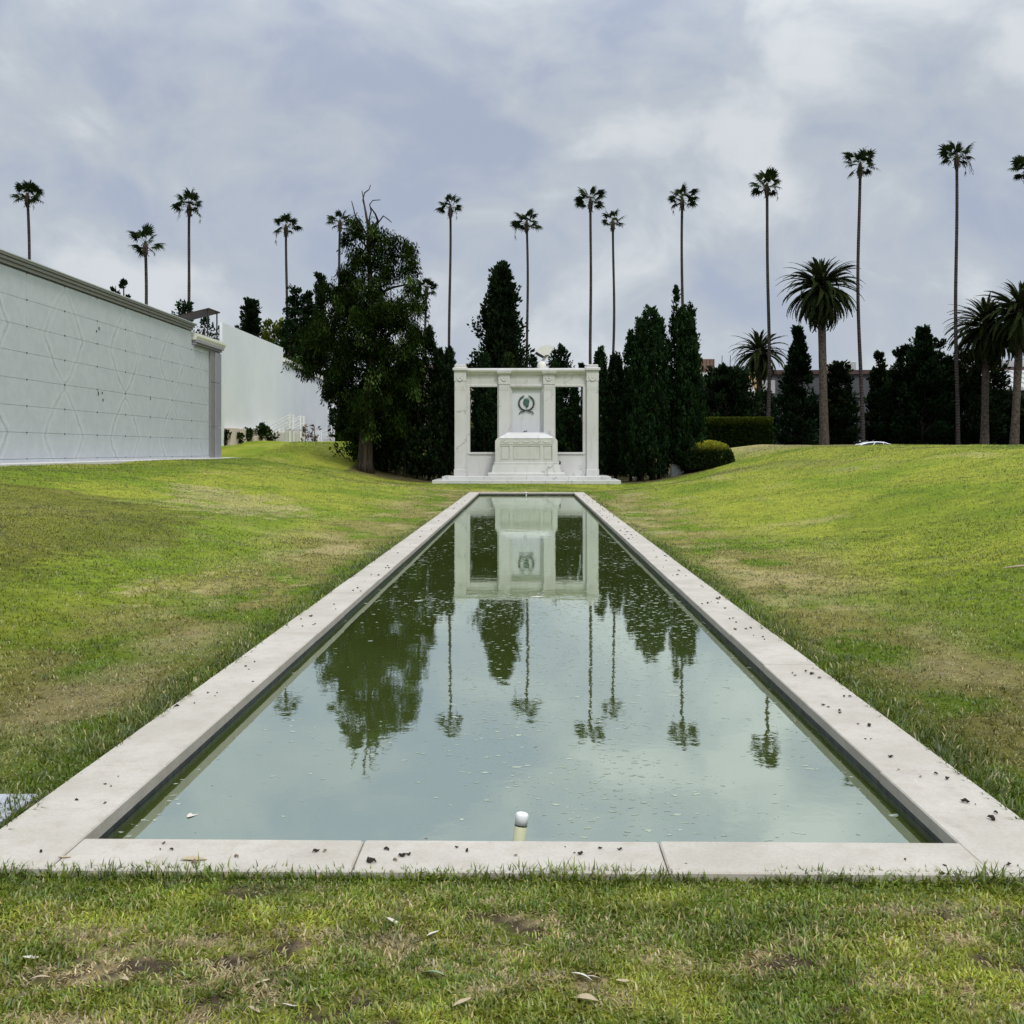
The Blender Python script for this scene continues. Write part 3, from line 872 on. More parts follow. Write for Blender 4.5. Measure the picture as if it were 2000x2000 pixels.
def build_mausoleum():
    t = thing('crypt_mausoleum', (BX, 30, 1.1), 'long mausoleum wall of pale grey marble crypt panels with stepped cornice', 'mausoleum')
    ya, yend = 16.25, 43.6
    MB().box(BX - 15, BX - .06, 2, 43.6, .4, 6.60).build('body', M['joint'], t)
    MB().box(BX - 15, BX - .06, 43.605, 45.0, .4, 5.96).build('end_body', M['taupe'], t)
    MB().box(BX - .06, BX + .03, 2, yend, .6, 1.30, .01).build('plinth', M['crypt'], t)
    g = .004
    me = {}
    for k in range(-5, 7):
        y0 = 27.65 + 2.28 * k; y1 = y0 + 2.28
        for r in range(7):
            z0 = 1.31 + .75 * r; z1 = z0 + .75
            yy1 = min(y1, yend)
            if r == 6 and y1 > 41.4: z1 = 6.0 if y0 > 41.2 else z1
            key = (round(yy1 - y0, 3), round(z1 - z0, 3))
            if key not in me:
                mb = MB(); a, b = key
                h = .0007
                mb.add([(0, h, g), (0, a - h, g), (0, a - h, b - g), (0, h, b - g), (-.05, h, g), (-.05, a - h, g), (-.05, a - h, b - g), (-.05, h, b - g)],
                       [(0, 1, 2, 3), (0, 4, 5, 1), (1, 5, 6, 2), (2, 6, 7, 3), (3, 7, 4, 0)])
                m0 = bpy.data.meshes.new('crypt_panel'); m0.from_pydata(mb.v, [], mb.f); m0.materials.append(M['crypt']); me[key] = m0
            link('crypt_panel', me[key], t, (BX - BX + random.uniform(-.002, .002), y0 - 30, z0 - 1.1))
    # rosettes at the panel corners
    mb = MB().tube([(0, 0, 0), (.02, 0, 0), (.03, 0, 0)], [.024, .022, .01], 8)
    m1 = bpy.data.meshes.new('rosette'); m1.from_pydata(mb.v, [], mb.f); m1.materials.append(M['rosette'])
    for k in range(-1, 8):
        for r in range(8):
            y = 27.65 + 2.28 * k
            if y > 43.3 or (r == 7 and y > 41): continue
            link('rosette', m1, t, (.0, y - 30, 1.31 + .75 * r - 1.1))
    for (y, z0, dz) in ((32.35, 5.63, .10), (32.15, 5.50, .07), (32.3, 3.5, .13), (32.6, 3.5, .06), (32.65, 3.28, .09), (36.8, 3.52, .06)):
        MB().box(BX + .0005, BX + .02, y - .022, y + .022, z0 - dz, z0).build('vase_ring', M['rosette'], t)
    # cornice of the high part: three fillets
    for (p, z0, z1, mm) in ((.04, 6.62, 6.70, 'cornice'), (.02, 6.70, 6.72, 'groove'), (.11, 6.72, 6.79, 'cornice'), (.07, 6.79, 6.81, 'groove'), (.17, 6.81, 6.87, 'cornice'), (.20, 6.87, 6.90, 'crypt')):
        MB().box(BX - .5, BX + p, 2, 41.42 + p * .3, z0, z1).build('cornice_fillet', M[mm], t)
    MB().box(BX - 14, BX - .502, 2.2, 41.2, 6.58, 6.80).build('roof', M['concrete'], t)
    # lower cornice past the step, with its cream coping
    for (p, z0, z1, mm) in ((.05, 5.97, 6.03, 'cornice'), (.03, 6.03, 6.05, 'groove'), (.12, 6.05, 6.12, 'cornice'), (.09, 6.12, 6.14, 'groove'), (.19, 6.14, 6.24, 'cornice')):
        MB().box(BX - .5, BX + p, 41.55, 45.0 + p, z0, z1).build('cornice_fillet', M[mm], t)
    MB().prism([(BX - .5, 6.245), (BX + .12, 6.245), (BX + .20, 6.40), (BX + .20, 6.52), (BX - .5, 6.54)], 'y', 41.5, 45.45).build('cream_coping', M['cream'], t)
    # corner pier in three drums
    for z0, z1 in ((.8, 2.60), (2.615, 4.60), (4.615, 5.965)):
        MB().box(BX - .055, BX + .08, 43.62, 45.0, z0, z1, .012).build('corner_pier_block', M['taupe'], t)
        MB().box(BX + .0805, BX + .13, 44.15, 44.98, z0, z1, .012).build('corner_pier_block', M['cornice'], t)
build_mausoleum()
o = MB().box(BX + .032, BX + .75, 4, 49.5, .7, 1.145).build('path', M['concrete']); tag(o, 'narrow concrete strip along the mausoleum wall', 'path', kind='structure')
def drape_path():
    # the strip lies on the sloping lawn
    me = o.data
    for v in me.vertices:
        if v.co.z > 1: v.co.z = max(1.135, float(terrain(v.co.x, min(v.co.y, 46)))) + .012
drape_path()


def build_white_building():
    X = -17.0
    t = thing('white_building', (X, 68, 1.8), 'plain white rendered wall with a stepped parapet beyond the mausoleum', 'building')
    MB().box(X - 12, X - .16, 54.9, 83.6, .8, 6.5).build('body', M['stucco'], t)
    MB().box(X - .155, X, 54.7, 68.35, .8, 8.70).build('high_wall', M['stucco'], t)
    MB().prism([(68.355, .8), (83.7, .8), (83.7, 7.28), (68.355, 7.72)], 'x', X - .155, X - .002).build('low_wall', M['stucco'], t)
    MB().prism([(68.36, 7.74), (82.6, 7.33), (82.6, 7.63), (68.36, 8.02)], 'x', X - .3, X + .16).build('wall_coping', M['cream'], t)
    MB().box(X - 8, X - .3, 68.4, 83.4, 6.5, 7.0).build('roof', M['concrete'], t)
build_white_building()
o = MB().box(-26, -16.75, 47.0, 54.2, .8, 7.45).build('flat_roofed_annex', M['stucco']); tag(o, 'flat-roofed annex behind the end of the mausoleum', 'building')


def build_canopy():
    z = 7.45
    t = thing('roof_canopy', (-17.8, 53.2, z), 'small dark metal canopy on posts above the annex roof', 'canopy')
    x0, x1 = -18.6, -17.15
    MB().add([(x0 - .1, 52.5, z + 1.28), (x1 + .1, 52.5, z + 1.68), (x1 + .25, 54.0, z + 1.66), (x0 + .05, 54.0, z + 1.26),
              (x0 - .1, 52.5, z + 1.34), (x1 + .1, 52.5, z + 1.74), (x1 + .25, 54.0, z + 1.72), (x0 + .05, 54.0, z + 1.32)],
             [(3, 2, 1, 0), (4, 5, 6, 7), (0, 1, 5, 4), (1, 2, 6, 5), (2, 3, 7, 6), (3, 0, 4, 7)]).build('canopy_roof', M['pod'], t)
    for x, y, h in ((x0, 52.6, 1.27), (x1, 52.6, 1.65), (x0 + .1, 53.9, 1.24), (x1 + .1, 53.9, 1.62)):
        MB().box(x - .03, x + .03, y - .03, y + .03, z, z + h).build('post', M['dark_metal'], t)
    MB().box(x0, x1 + .1, 53.88, 53.92, z + .25, z + .30).build('rail', M['dark_metal'], t)
build_canopy()


def stair(px, d, label, n=4, w=.9):
    b = P(px, 864, d); z0 = float(terrain(b.x, b.y))
    t = thing('white_handrail_stair', (b.x, b.y, z0), label, 'stair')
    for i in range(n):
        MB().box(b.x - .8 + i * .35, b.x - .8 + (i + 1) * .35 - .01, b.y, b.y + w, z0, z0 + .2 * (i + 1)).build('stair_tread', M['concrete'], t)
    for y in (b.y - .04, b.y + w + .04):
        a, c = Vector((b.x - .8, y, z0)), Vector((b.x - .8 + n * .35, y, z0 + .2 * n))
        for q, h in ((a, .95), (c, .95), (Vector((c.x, y, z0)), .8)):
            MB().box(q.x - .05, q.x + .05, y - .05, y + .05, q.z - .05, q.z + h).build('post', M['white_metal'], t)
        for h in (.5, .93):
            MB().tube([a + Vector((0, 0, h)), c + Vector((0, 0, h))], .03, 6).build('rail', M['white_metal'], t)
stair(548, 62, 'white railed steps against the white building, nearest the mausoleum')
stair(570, 66, 'white railed steps partly behind the first flight, mid wall')
stair(642, 80, 'white railed steps at the far corner of the white building', 3)
for (x0, x1, ya, yb, zt, lab) in ((-16.99, -16.55, 54.8, 66.0, 2.83, 'long beige low wall at the foot of the white building'), (-16.54, -16.2, 58.5, 65.2, 2.42, 'short beige block before the long low wall')):
    o = MB().box(x0, x1, ya, yb, 1.2, zt, .02).build('planter_wall', M['beige']); tag(o, lab, 'low wall')


# ------------------------------------------------------------------ vegetation
def unit(a): return a / (np.linalg.norm(a, axis=-1, keepdims=True) + 1e-9)


def leaf_cards(name, c, d, L, W, col, parent, mat='foliage', r=rng):
    """kite-shaped sprays: centres c, directions d, lengths L, widths W"""
    n = len(c); d = unit(d)
    s = unit(np.cross(d, r.normal(size=(n, 3))))
    L = np.broadcast_to(L, n)[:, None]; W = np.broadcast_to(W, n)[:, None]
    v = np.stack([c, c + d * L * .45 + s * W / 2, c + d * L, c + d * L * .45 - s * W / 2], 1).reshape(-1, 3) - np.array(root_loc(parent))
    q = np.arange(n)[:, None] * 4 + np.arange(4)[None, :]
    me = np_mesh(name, v, q, None, np.repeat(col, 4, 0), M[mat])
    return link(name, me, parent)


DARKG = np.array((.017, .030, .012)); TEAL = np.array((.018, .037, .014)); OLIV = np.array((.05, .062, .012)); MIDG = np.array((.030, .055, .012))


def fol_col(n, base, r, clump=None, lo=.45, hi=1.6):
    k = r.uniform(lo, hi, n)
    if clump is not None: k = k * clump
    c = base[None, :] * k[:, None]
    c[:, 0] *= 1 + r.normal(0, .12, n)
    return c


def tree_seed(name): return np.random.default_rng(abs(sum(ord(ch) * (i + 3) for i, ch in enumerate(name))) % 99991)


def cypress(px, base_y, d, spires, label, base=TEAL, n=9000, leaf=.17, group=None, cat='cypress tree', zbase=None, seed=0):
    """columnar cypress; spires: (px offset in metres x, y, height, radius, slimness)"""
    b = P(px, base_y, d); z0 = float(terrain(b.x, b.y)) if zbase is None else zbase
    r = np.random.default_rng(100 + seed + int(px) * 7)
    t = thing('cypress_tree', (b.x, b.y, z0 - .05), label, cat, group)
    cs, ds, cols, Ls = [], [], [], []
    tot = sum(h * rr for _, _, h, rr, _ in spires)
    trunk = MB()
    for (dx, dy, H, Rr, sl) in spires:
        per = 26; nt = int(2.0 * n * H * Rr / tot / per)
        ut = r.random(nt) ** .85; at = r.uniform(0, 2 * np.pi, nt)
        prof = (.62 + .38 * ss(.0, .14, ut)) * np.maximum(1 - ut, 0) ** sl * 1.12
        lump = .74 + .56 * fbm(at * 1.6 + seed, ut * H * .9, 60 + seed, 3)
        rt = Rr * .9 * prof * lump * (1 - .34 * r.random(nt) ** 1.5)
        root = np.stack([b.x + dx + rt * np.cos(at), b.y + dy + rt * np.sin(at), z0 + .03 + ut * H], -1)
        tdir = unit(np.stack([np.cos(at) * .12, np.sin(at) * .12, np.ones(nt)], -1) + r.normal(0, .12, (nt, 3)))
        tl = r.uniform(.25, .7, nt) * (1 - .3 * ut) * min(1, Rr / .6); tl[r.random(nt) < .06] *= 1.5
        ti = np.repeat(np.arange(nt), per); m = len(ti)
        f = r.random(m) ** .8
        wdt = (.085 * (1 - f) + .012)[:, None] * min(1, Rr / .6 + .2)
        cs.append(root[ti] + tdir[ti] * (f * tl[ti])[:, None] + r.normal(0, 1, (m, 3)) * wdt)
        ds.append(tdir[ti] + r.normal(0, .30, (m, 3)))
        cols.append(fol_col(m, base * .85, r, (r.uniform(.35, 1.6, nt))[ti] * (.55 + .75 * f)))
        Ls.append(leaf * .85 * r.uniform(.6, 1.4, m))
        trunk.tube([(b.x + dx, b.y + dy, z0 - .1), (b.x + dx * .9, b.y + dy, z0 + H * .5), (b.x + dx, b.y + dy, z0 + H * .93)], [.09, .05, .012], 7)
    trunk.build('trunk', M['dark_bark'], t)
    L = np.concatenate(Ls)
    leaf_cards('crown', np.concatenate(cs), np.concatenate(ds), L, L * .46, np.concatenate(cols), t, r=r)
    return t


def clump_tree(name, px, base_y, d, H, Wd, label, cat='tree', shape='cone', base=DARKG, nclump=90, per=90, leaf=.34, group=None, seed=0, trunk_r=.22, low=.05, droop=0.0, up=1.0, ztop=None, zb=None):
    """irregular conifer or shrub made of leafy clumps on limbs"""
    b = P(px, base_y, d); z0 = float(terrain(b.x, b.y)) if zb is None else zb
    if ztop is not None: H = ztop - z0
    r = np.random.default_rng(500 + seed + int(px) * 3)
    t = thing(name, (b.x, b.y, z0 - .05), label, cat, group)
    u = low + (1 - low) * r.random(nclump) ** (1.15 if shape == 'cone' else .9)
    if shape == 'cone': prof = np.clip((1.02 - u), 0, 1) ** .92 * ss(-.15, .25, u)
    elif shape == 'column': prof = np.clip(1.05 - u, 0, 1) ** .45 * ss(-.25, .2, u)
    else: prof = np.sqrt(np.clip(1 - (2 * (u - .5)) ** 2, .03, 1))
    a = r.uniform(0, 2 * np.pi, nclump)
    rad = Wd / 2 * prof * (.25 + .80 * r.random(nclump) ** .6) * np.where(r.random(nclump) < .2, 1.2, 1) * (.62 + .72 * fbm(a * 1.3 + seed, u * 4.5, 90 + seed, 2))
    cx = b.x + rad * np.cos(a); cy = b.y + rad * np.sin(a); cz = z0 + u * H
    cr = Wd * .5 * (.13 + .17 * r.random(nclump)) * (.45 + .75 * prof) * (1.7 if Wd < 2.6 else (1.25 if Wd < 4 else 1.0))
    mb = MB()
    mb.tube([(b.x, b.y, z0 - .2), (b.x + .05 * Wd * r.normal() * .3, b.y, z0 + H * .45), (b.x, b.y, z0 + H * .97)], [trunk_r, trunk_r * .7, .02], 8)
    mb.build('trunk', M['bark'], t, True)
    mb = MB()
    for i in range(0, nclump, 3):
        zl = z0 + max(.04, u[i] - .12) * H
        mb.tube([(b.x, b.y, zl), (b.x + (cx[i] - b.x) * .55, b.y + (cy[i] - b.y) * .55, (zl + cz[i]) / 2 - .03 * H), (cx[i], cy[i], cz[i])], [trunk_r * .35, trunk_r * .22, .015], 5)
    mb.build('limbs', M['bark'], t)
    ci = np.repeat(np.arange(nclump), per); m = len(ci)
    nv = unit(r.normal(size=(m, 3))); rr = cr[ci] * r.random(m) ** .4
    tilt = np.stack([np.cos(a), np.sin(a), np.full(nclump, .9 * up)], -1)
    ax = unit(tilt)[ci]
    off = nv * rr[:, None]; off = off + ax * (np.sum(off * ax, 1) * .75)[:, None]
    c = np.stack([cx, cy, cz], -1)[ci] + off
    c[:, 2] = np.maximum(c[:, 2], z0 + .02)
    dd = nv * .7 + ax * .8 + np.array([0, 0, .35 * up - droop]) + r.normal(0, .25, (m, 3))
    L = leaf * r.uniform(.6, 1.6, m)
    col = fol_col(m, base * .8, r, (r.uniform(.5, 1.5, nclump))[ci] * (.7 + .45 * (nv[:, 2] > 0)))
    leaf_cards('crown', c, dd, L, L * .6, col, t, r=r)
    return t


# --- big incense cedar left of the memorial
def build_cedar():
    d = 48.0; V = 1.0352
    b = hit(714, 921); b = Vector((b.x, b.y, float(terrain(b.x, b.y))))
    d = b.y
    t = thing('cedar_tree', b, 'tall ragged cedar with drooping sprays and bare dead top, left of the memorial', 'tree')
    r = np.random.default_rng(77)
    q = lambda vx, vy, dy=0.0: P(vx * V, vy * V, d) + Vector((0, dy, 0))
    tp = [b + Vector((0, 0, -.2)), b + Vector((-.03, 0, .5)), q(693, 800), q(700, 700), q(702, 600), q(697, 500), q(695, 430), q(688, 390), q(683, 360)]
    MB().tube(tp, [.50, .38, .32, .26, .17, .11, .075, .045, .015], 12).build('trunk', M['bark'], t, True)
    bare = [[(695, 430), (690, 400), (683, 375), (685, 360), (693, 352), (695, 342)], [(696, 440), (697, 410), (700, 398), (697, 385), (703, 377), (717, 376)], [(697, 460), (712, 425), (725, 410), (735, 418), (742, 425)],
            [(695, 450), (680, 420), (672, 410), (668, 392), (666, 383)], [(700, 470), (735, 450), (755, 447), (762, 452), (768, 462)], [(695, 470), (670, 440), (655, 432), (648, 433), (640, 425)],
            [(697, 500), (672, 485), (655, 490)], [(698, 445), (715, 420), (712, 410), (705, 400)], [(700, 560), (660, 520), (640, 515), (632, 525)], [(700, 560), (740, 540), (775, 530)],
            [(700, 640), (650, 590), (625, 600)], [(700, 660), (760, 610), (785, 620)], [(700, 700), (640, 690), (600, 650)], [(700, 720), (760, 700)], [(695, 760), (650, 750), (625, 740)], [(697, 640), (705, 600), (715, 560)]]
    for k, br in enumerate(bare):
        n = len(br); dy = r.uniform(-1.2, 1.2)
        pts = [q(x, y, dy * i / (n - 1)) for i, (x, y) in enumerate(br)]
        MB().tube(pts, [(.08 if k > 6 else .038) * (1 - .8 * i / (n - 1)) + .012 for i in range(n)], 6).build('branch', M['twig'], t)
    blobs = [(598, 640, 42, 40), (585, 690, 28, 26), (630, 690, 40, 30), (612, 610, 34, 24), (640, 570, 30, 28), (625, 540, 16, 14), (648, 515, 14, 12), (655, 545, 20, 16), (668, 600, 36, 30), (672, 555, 20, 24),
             (675, 500, 16, 20), (655, 455, 9, 14), (678, 440, 9, 12), (670, 480, 12, 16), (712, 455, 16, 18), (735, 455, 24, 18), (725, 485, 30, 20), (760, 470, 26, 16), (772, 485, 15, 14), (745, 510, 34, 18),
             (775, 505, 14, 10), (715, 520, 24, 20), (700, 585, 50, 36), (745, 590, 40, 36), (778, 548, 20, 20), (785, 580, 16, 28), (770, 620, 28, 28), (690, 650, 56, 40), (740, 660, 46, 44), (780, 680, 20, 40),
             (640, 650, 38, 30), (660, 700, 50, 30), (720, 720, 50, 34), (765, 730, 30, 34), (628, 742, 22, 16), (660, 745, 30, 18), (700, 760, 44, 24), (740, 770, 34, 24), (685, 785, 26, 16), (720, 802, 30, 16), (664, 778, 22, 13), (752, 800, 26, 18), (698, 806, 16, 10), (640, 765, 16, 11), (640, 725, 26, 20), (792, 640, 12, 30), (668, 420, 6, 8), (660, 520, 16, 14), (700, 455, 14, 22), (688, 535, 14, 20), (706, 548, 22, 18), (682, 478, 9, 18), (706, 430, 9, 12), (665, 580, 24, 20), (720, 610, 36, 30), (700, 500, 20, 18)]
    k = d / F * V
    cs, ds, cols, Ls = [], [], [], []
    for (vx, vy, rx, ry) in blobs:
        c0 = np.array(q(vx, vy - 7)); ext = max(rx, ry) * k
        rx, ry = rx * (.86 if vy > 530 else .72), ry * .86; sub = max(5, int(rx * ry / 32))
        for s in range(sub):
            # each blob breaks into hanging sprays
            a = r.uniform(0, 2 * np.pi); f = r.random() ** .5
            sc = c0 + np.array([math.cos(a) * f * rx * k * .85, r.normal(0, .55) * (ext + .6) * (1.0 if vy > 520 else .5), math.sin(a) * f * ry * k * .8])
            m = int(120); w = r.uniform(.12, .27)
            n3 = r.normal(size=(m, 3)).clip(-1.5, 1.5) * np.array([w * 1.3, w * 1.3, w * 1.5]) * .75
            n3[:, 2] -= (np.abs(n3[:, 0]) + np.abs(n3[:, 1])) * .8
            cs.append(sc + n3)
            ds.append(np.array([n3[:, 0] * 1.3, n3[:, 1] * 1.3, -np.full(m, .95)]).T + r.normal(0, .3, (m, 3)))
            hi = r.random() < .16
            cols.append(fol_col(m, np.array((.042, .068, .016)) if hi else MIDG * .36, r, np.full(m, r.uniform(.4, 1.5))))
            Ls.append(r.uniform(.10, .22, m))
    L = np.concatenate(Ls)
    leaf_cards('crown', np.concatenate(cs), np.concatenate(ds), L, L * .32, np.concatenate(cols), t, r=r)
build_cedar()

# --- cypresses round the memorial
cy = 'dark cypresses round the memorial'
cypress(838, 930, 51, [(0, 0, 7.6, .75, .55), (-.7, .6, 6.0, .7, .5)], 'slim cypress with a brown bare tip next to the tall cedar', DARKG, 9000, .16, cy, seed=1)
cypress(858, 928, 50.6, [(0, 0, 6.4, .62, .5), (.4, -.3, 5.6, .55, .5)], 'slim cypress between the cedar and the memorial wall, second from it', DARKG, 8000, .16, cy, seed=2)
cypress(878, 930, 51.5, [(0, 0, 6.6, .55, .5)], 'slim cypress touching the left pier of the memorial wall', TEAL, 6000, .15, cy, seed=3)
cypress(790, 925, 51, [(0, 0, 6.4, .9, .5), (-1.0, .4, 5.6, .85, .5), (-2.0, .8, 5.2, .8, .5)], 'dark cypress clump right behind the cedar trunk', DARKG, 12000, .18, cy, seed=4)
cypress(945, 930, 52.2, [(0, 0, 6.5, .60, .55), (-.25, .2, 5.8, .5, .5)], 'cypress behind the left opening of the memorial wall', TEAL, 8000, .15, cy, seed=5)
cypress(993, 930, 52.5, [(0, 0, 6.5, .75, .6)], 'pointed cypress behind the middle of the memorial wall', np.array((.03, .05, .015)), 6000, .15, cy, seed=6)
cypress(1085, 930, 52.3, [(0, 0, 5.9, .55, .55), (-.5, .2, 4.6, .55, .5)], 'cypress behind the right opening of the memorial wall', TEAL, 7000, .15, cy, seed=7)
cypress(1122, 930, 52.8, [(0, 0, 5.0, .45, .55)], 'low cypress at the edge of the right opening', TEAL, 4000, .15, cy, seed=17)
cypress(1172, 930, 51.5, [(0, 0, 6.6, .62, .45)], 'round-topped cypress just right of the memorial wall', TEAL, 7000, .15, cy, seed=8)
cypress(1203, 930, 51.6, [(0, 0, 6.3, .65, .42)], 'second cypress right of the memorial wall', DARKG, 7000, .16, cy, seed=9)
cypress(1232, 930, 50.6, [(0, 0, 7.4, .62, .6), (.45, .2, 8.0, .55, .6)], 'narrow cypress pressed against the broad cypresses', TEAL, 8000, .15, cy, seed=10)
cypress(1271, 930, 49.5, [(0, 0, 8.3, 1.02, .42), (-.45, -.2, 7.6, .75, .45), (.40, .1, 7.8, .75, .42), (.1, -.5, 7.2, .8, .4)], 'broad blunt cypress right of the memorial', TEAL, 22000, .16, cy, seed=11)
cypress(1333, 928, 49.8, [(-.1, 0, 7.9, 1.1, .36), (-.32, 0, 9.2, .34, .5), (.42, 0, 8.2, .42, .5), (.1, -.3, 8.0, .8, .42), (.45, .2, 7.0, .8, .36), (.2, -.6, 6.4, .9, .35)], 'broad cypress with a thin spire, beside the clipped bush', TEAL, 24000, .16, cy, seed=12)


def mound(name, pts, label, cat, n, leaf, top, side, seed, kind='ell'):
    """clipped bush or hedge: leaf cards on a rounded box; light from above is painted into the top colour"""
    (x0, x1, y0, y1, z0, z1) = pts
    r = np.random.default_rng(seed)
    t = thing(name, ((x0 + x1) / 2, (y0 + y1) / 2, z0), label, cat)
    if kind == 'ell':
        v = unit(r.normal(size=(n, 3))); v[:, 2] = np.abs(v[:, 2])
        v = v / (np.sum(np.abs(v) ** 2.6, 1) ** (1 / 2.6))[:, None]
    else:
        ex = np.array([x1 - x0, y1 - y0, z1 - z0]); ar = np.array([ex[1] * ex[2], ex[0] * ex[2], ex[0] * ex[1]])
        ax = r.choice(3, n, p=ar / ar.sum()); v = r.uniform(-1, 1, (n, 3))
        v[np.arange(n), ax] = np.where(r.random(n) < .5, -1.0, 1.0)
    c0 = np.array([(x0 + x1) / 2, (y0 + y1) / 2, z0 if kind == 'ell' else (z0 + z1) / 2])
    ext = np.array([(x1 - x0) / 2, (y1 - y0) / 2, (z1 - z0) if kind == 'ell' else (z1 - z0) / 2])
    c = c0 + v * ext * (1 - .14 * r.random(n)[:, None] ** 2) * (.97 + .05 * fbm(v[:, 0] * 4, v[:, 2] * 4 + v[:, 1] * 3, seed))[:, None]
    d = v + r.normal(0, .5, (n, 3))
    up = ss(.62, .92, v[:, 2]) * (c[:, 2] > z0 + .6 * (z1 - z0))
    col = fol_col(n, side, r) * (1 - up[:, None]) + fol_col(n, top, r, None, .7, 1.3) * up[:, None]  # overhead light put into the leaf colour: bright top, dark sides
    L = leaf * r.uniform(.6, 1.4, n)
    leaf_cards('foliage', c, d, L, L * .55, col, t, r=r)
    e = .22 if kind == 'ell' else .12
    ix, iy = e * min(x1 - x0, 3), e * (y1 - y0)
    MB().frustum((x0 + ix, x1 - ix, y0 + iy, y1 - iy, z0 - .1), (x0 + ix * 1.6, x1 - ix * 1.6, y0 + iy * 1.6, y1 - iy * 1.6, z0 + (.7 if kind == 'ell' else .9) * (z1 - z0))).build('inner_twigs', M['shade_twig'], t)
    return t


h = hit(1392, 914)
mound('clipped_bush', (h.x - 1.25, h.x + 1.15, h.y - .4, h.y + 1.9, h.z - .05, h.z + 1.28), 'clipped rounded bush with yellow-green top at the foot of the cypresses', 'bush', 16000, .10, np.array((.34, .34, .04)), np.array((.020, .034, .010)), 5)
h2 = hit(1345, 922)
clump_tree('leafy_shrub', 1348, 922, h2.y, 1.25, 1.5, 'loose leafy shrub between the clipped bush and the cypress', 'bush', 'ball', MIDG * .8, 26, 60, .13, seed=3, trunk_r=.05)
a, b = P(1362, 868, 63), P(1502, 868, 63)
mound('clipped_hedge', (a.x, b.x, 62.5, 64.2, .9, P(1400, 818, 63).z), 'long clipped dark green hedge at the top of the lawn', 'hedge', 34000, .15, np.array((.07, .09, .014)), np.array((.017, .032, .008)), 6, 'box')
a, b = P(646, 868, 88), P(735, 868, 88)
mound('clipped_hedge', (a.x, b.x, 87, 89, .5, P(650, 800, 88).z), 'dark tall hedge past the corner of the white building', 'hedge', 14000, .16, DARKG, DARKG, 8, 'box')
a, b = P(880, 868, 64), P(1190, 868, 64)
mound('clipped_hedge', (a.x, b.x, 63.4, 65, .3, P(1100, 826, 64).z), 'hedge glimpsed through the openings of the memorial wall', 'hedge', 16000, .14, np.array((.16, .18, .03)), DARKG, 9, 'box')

# low undergrowth below the cypresses and beside the cedar
for k, (px, py, hgt, wd, col, lab) in enumerate(((690, 905, 1.6, 1.4, MIDG * 1.2, 'small leafy shrub at the left foot of the cedar trunk'), (752, 922, 1.2, 1.2, DARKG * 1.4, 'low dark shrub right of the cedar trunk'), (800, 926, 1.2, 1.4, DARKG * 1.4, 'low dark shrub midway between cedar and memorial'),
                                                 (845, 928, .9, 1.1, DARKG, 'low dark shrub beside the left end of the steps'), (1200, 928, .9, 1.3, DARKG * 1.3, 'low dark shrub beside the right end of the steps'), (1242, 930, .7, 1.2, DARKG * 1.3, 'low dark shrub in front of the broad blunt cypress'))):
    h = hit(px, py + 4)
    clump_tree('undergrowth_shrub', px, py, h.y + .8, hgt, wd, lab, 'shrub', 'ball', col, 18, 60, .13, seed=20 + k, trunk_r=.04)
for k, (px, d, z, col, lab) in enumerate(((924, 53.5, 2.3, np.array((.16, .17, .03)), 'yellow-green shrub low in the left opening'), (1117, 53.8, 2.0, np.array((.10, .14, .02)), 'bright green shrub low in the right opening'))):
    clump_tree('leafy_shrub', px, 900, d, z, .9, lab, 'shrub', 'ball', col, 12, 50, .15, seed=40 + k, trunk_r=.04)
p = hit(1288, 934)
o = MB().tube([(p.x, p.y, p.z - .02), (p.x, p.y, p.z + .16), (p.x, p.y, p.z + .18)], [.07, .10, .085], 10).build('flower_pot', M['terracotta']); tag(o, 'small orange pot on the grass below the cypresses', 'pot')
p = hit(1238, 936)
o = MB().box(p.x - .15, p.x + .2, p.y, p.y + .15, p.z - .05, p.z + .12, .03).build('stone_block', M['concrete']); tag(o, 'small pale stone block near the orange pot', 'stone')
for px, lab in ((1298, 'grey grave stone half hidden under the broad cypresses'), (1325, 'second grey grave stone half hidden under the broad cypresses')):
    p = hit(px, 929)
    o = MB().box(p.x - .3, p.x + .3, p.y + .5, p.y + .7, p.z - .1, p.z + .55, .05).build('grave_stone', M['grave']); tag(o, lab, 'grave stone')


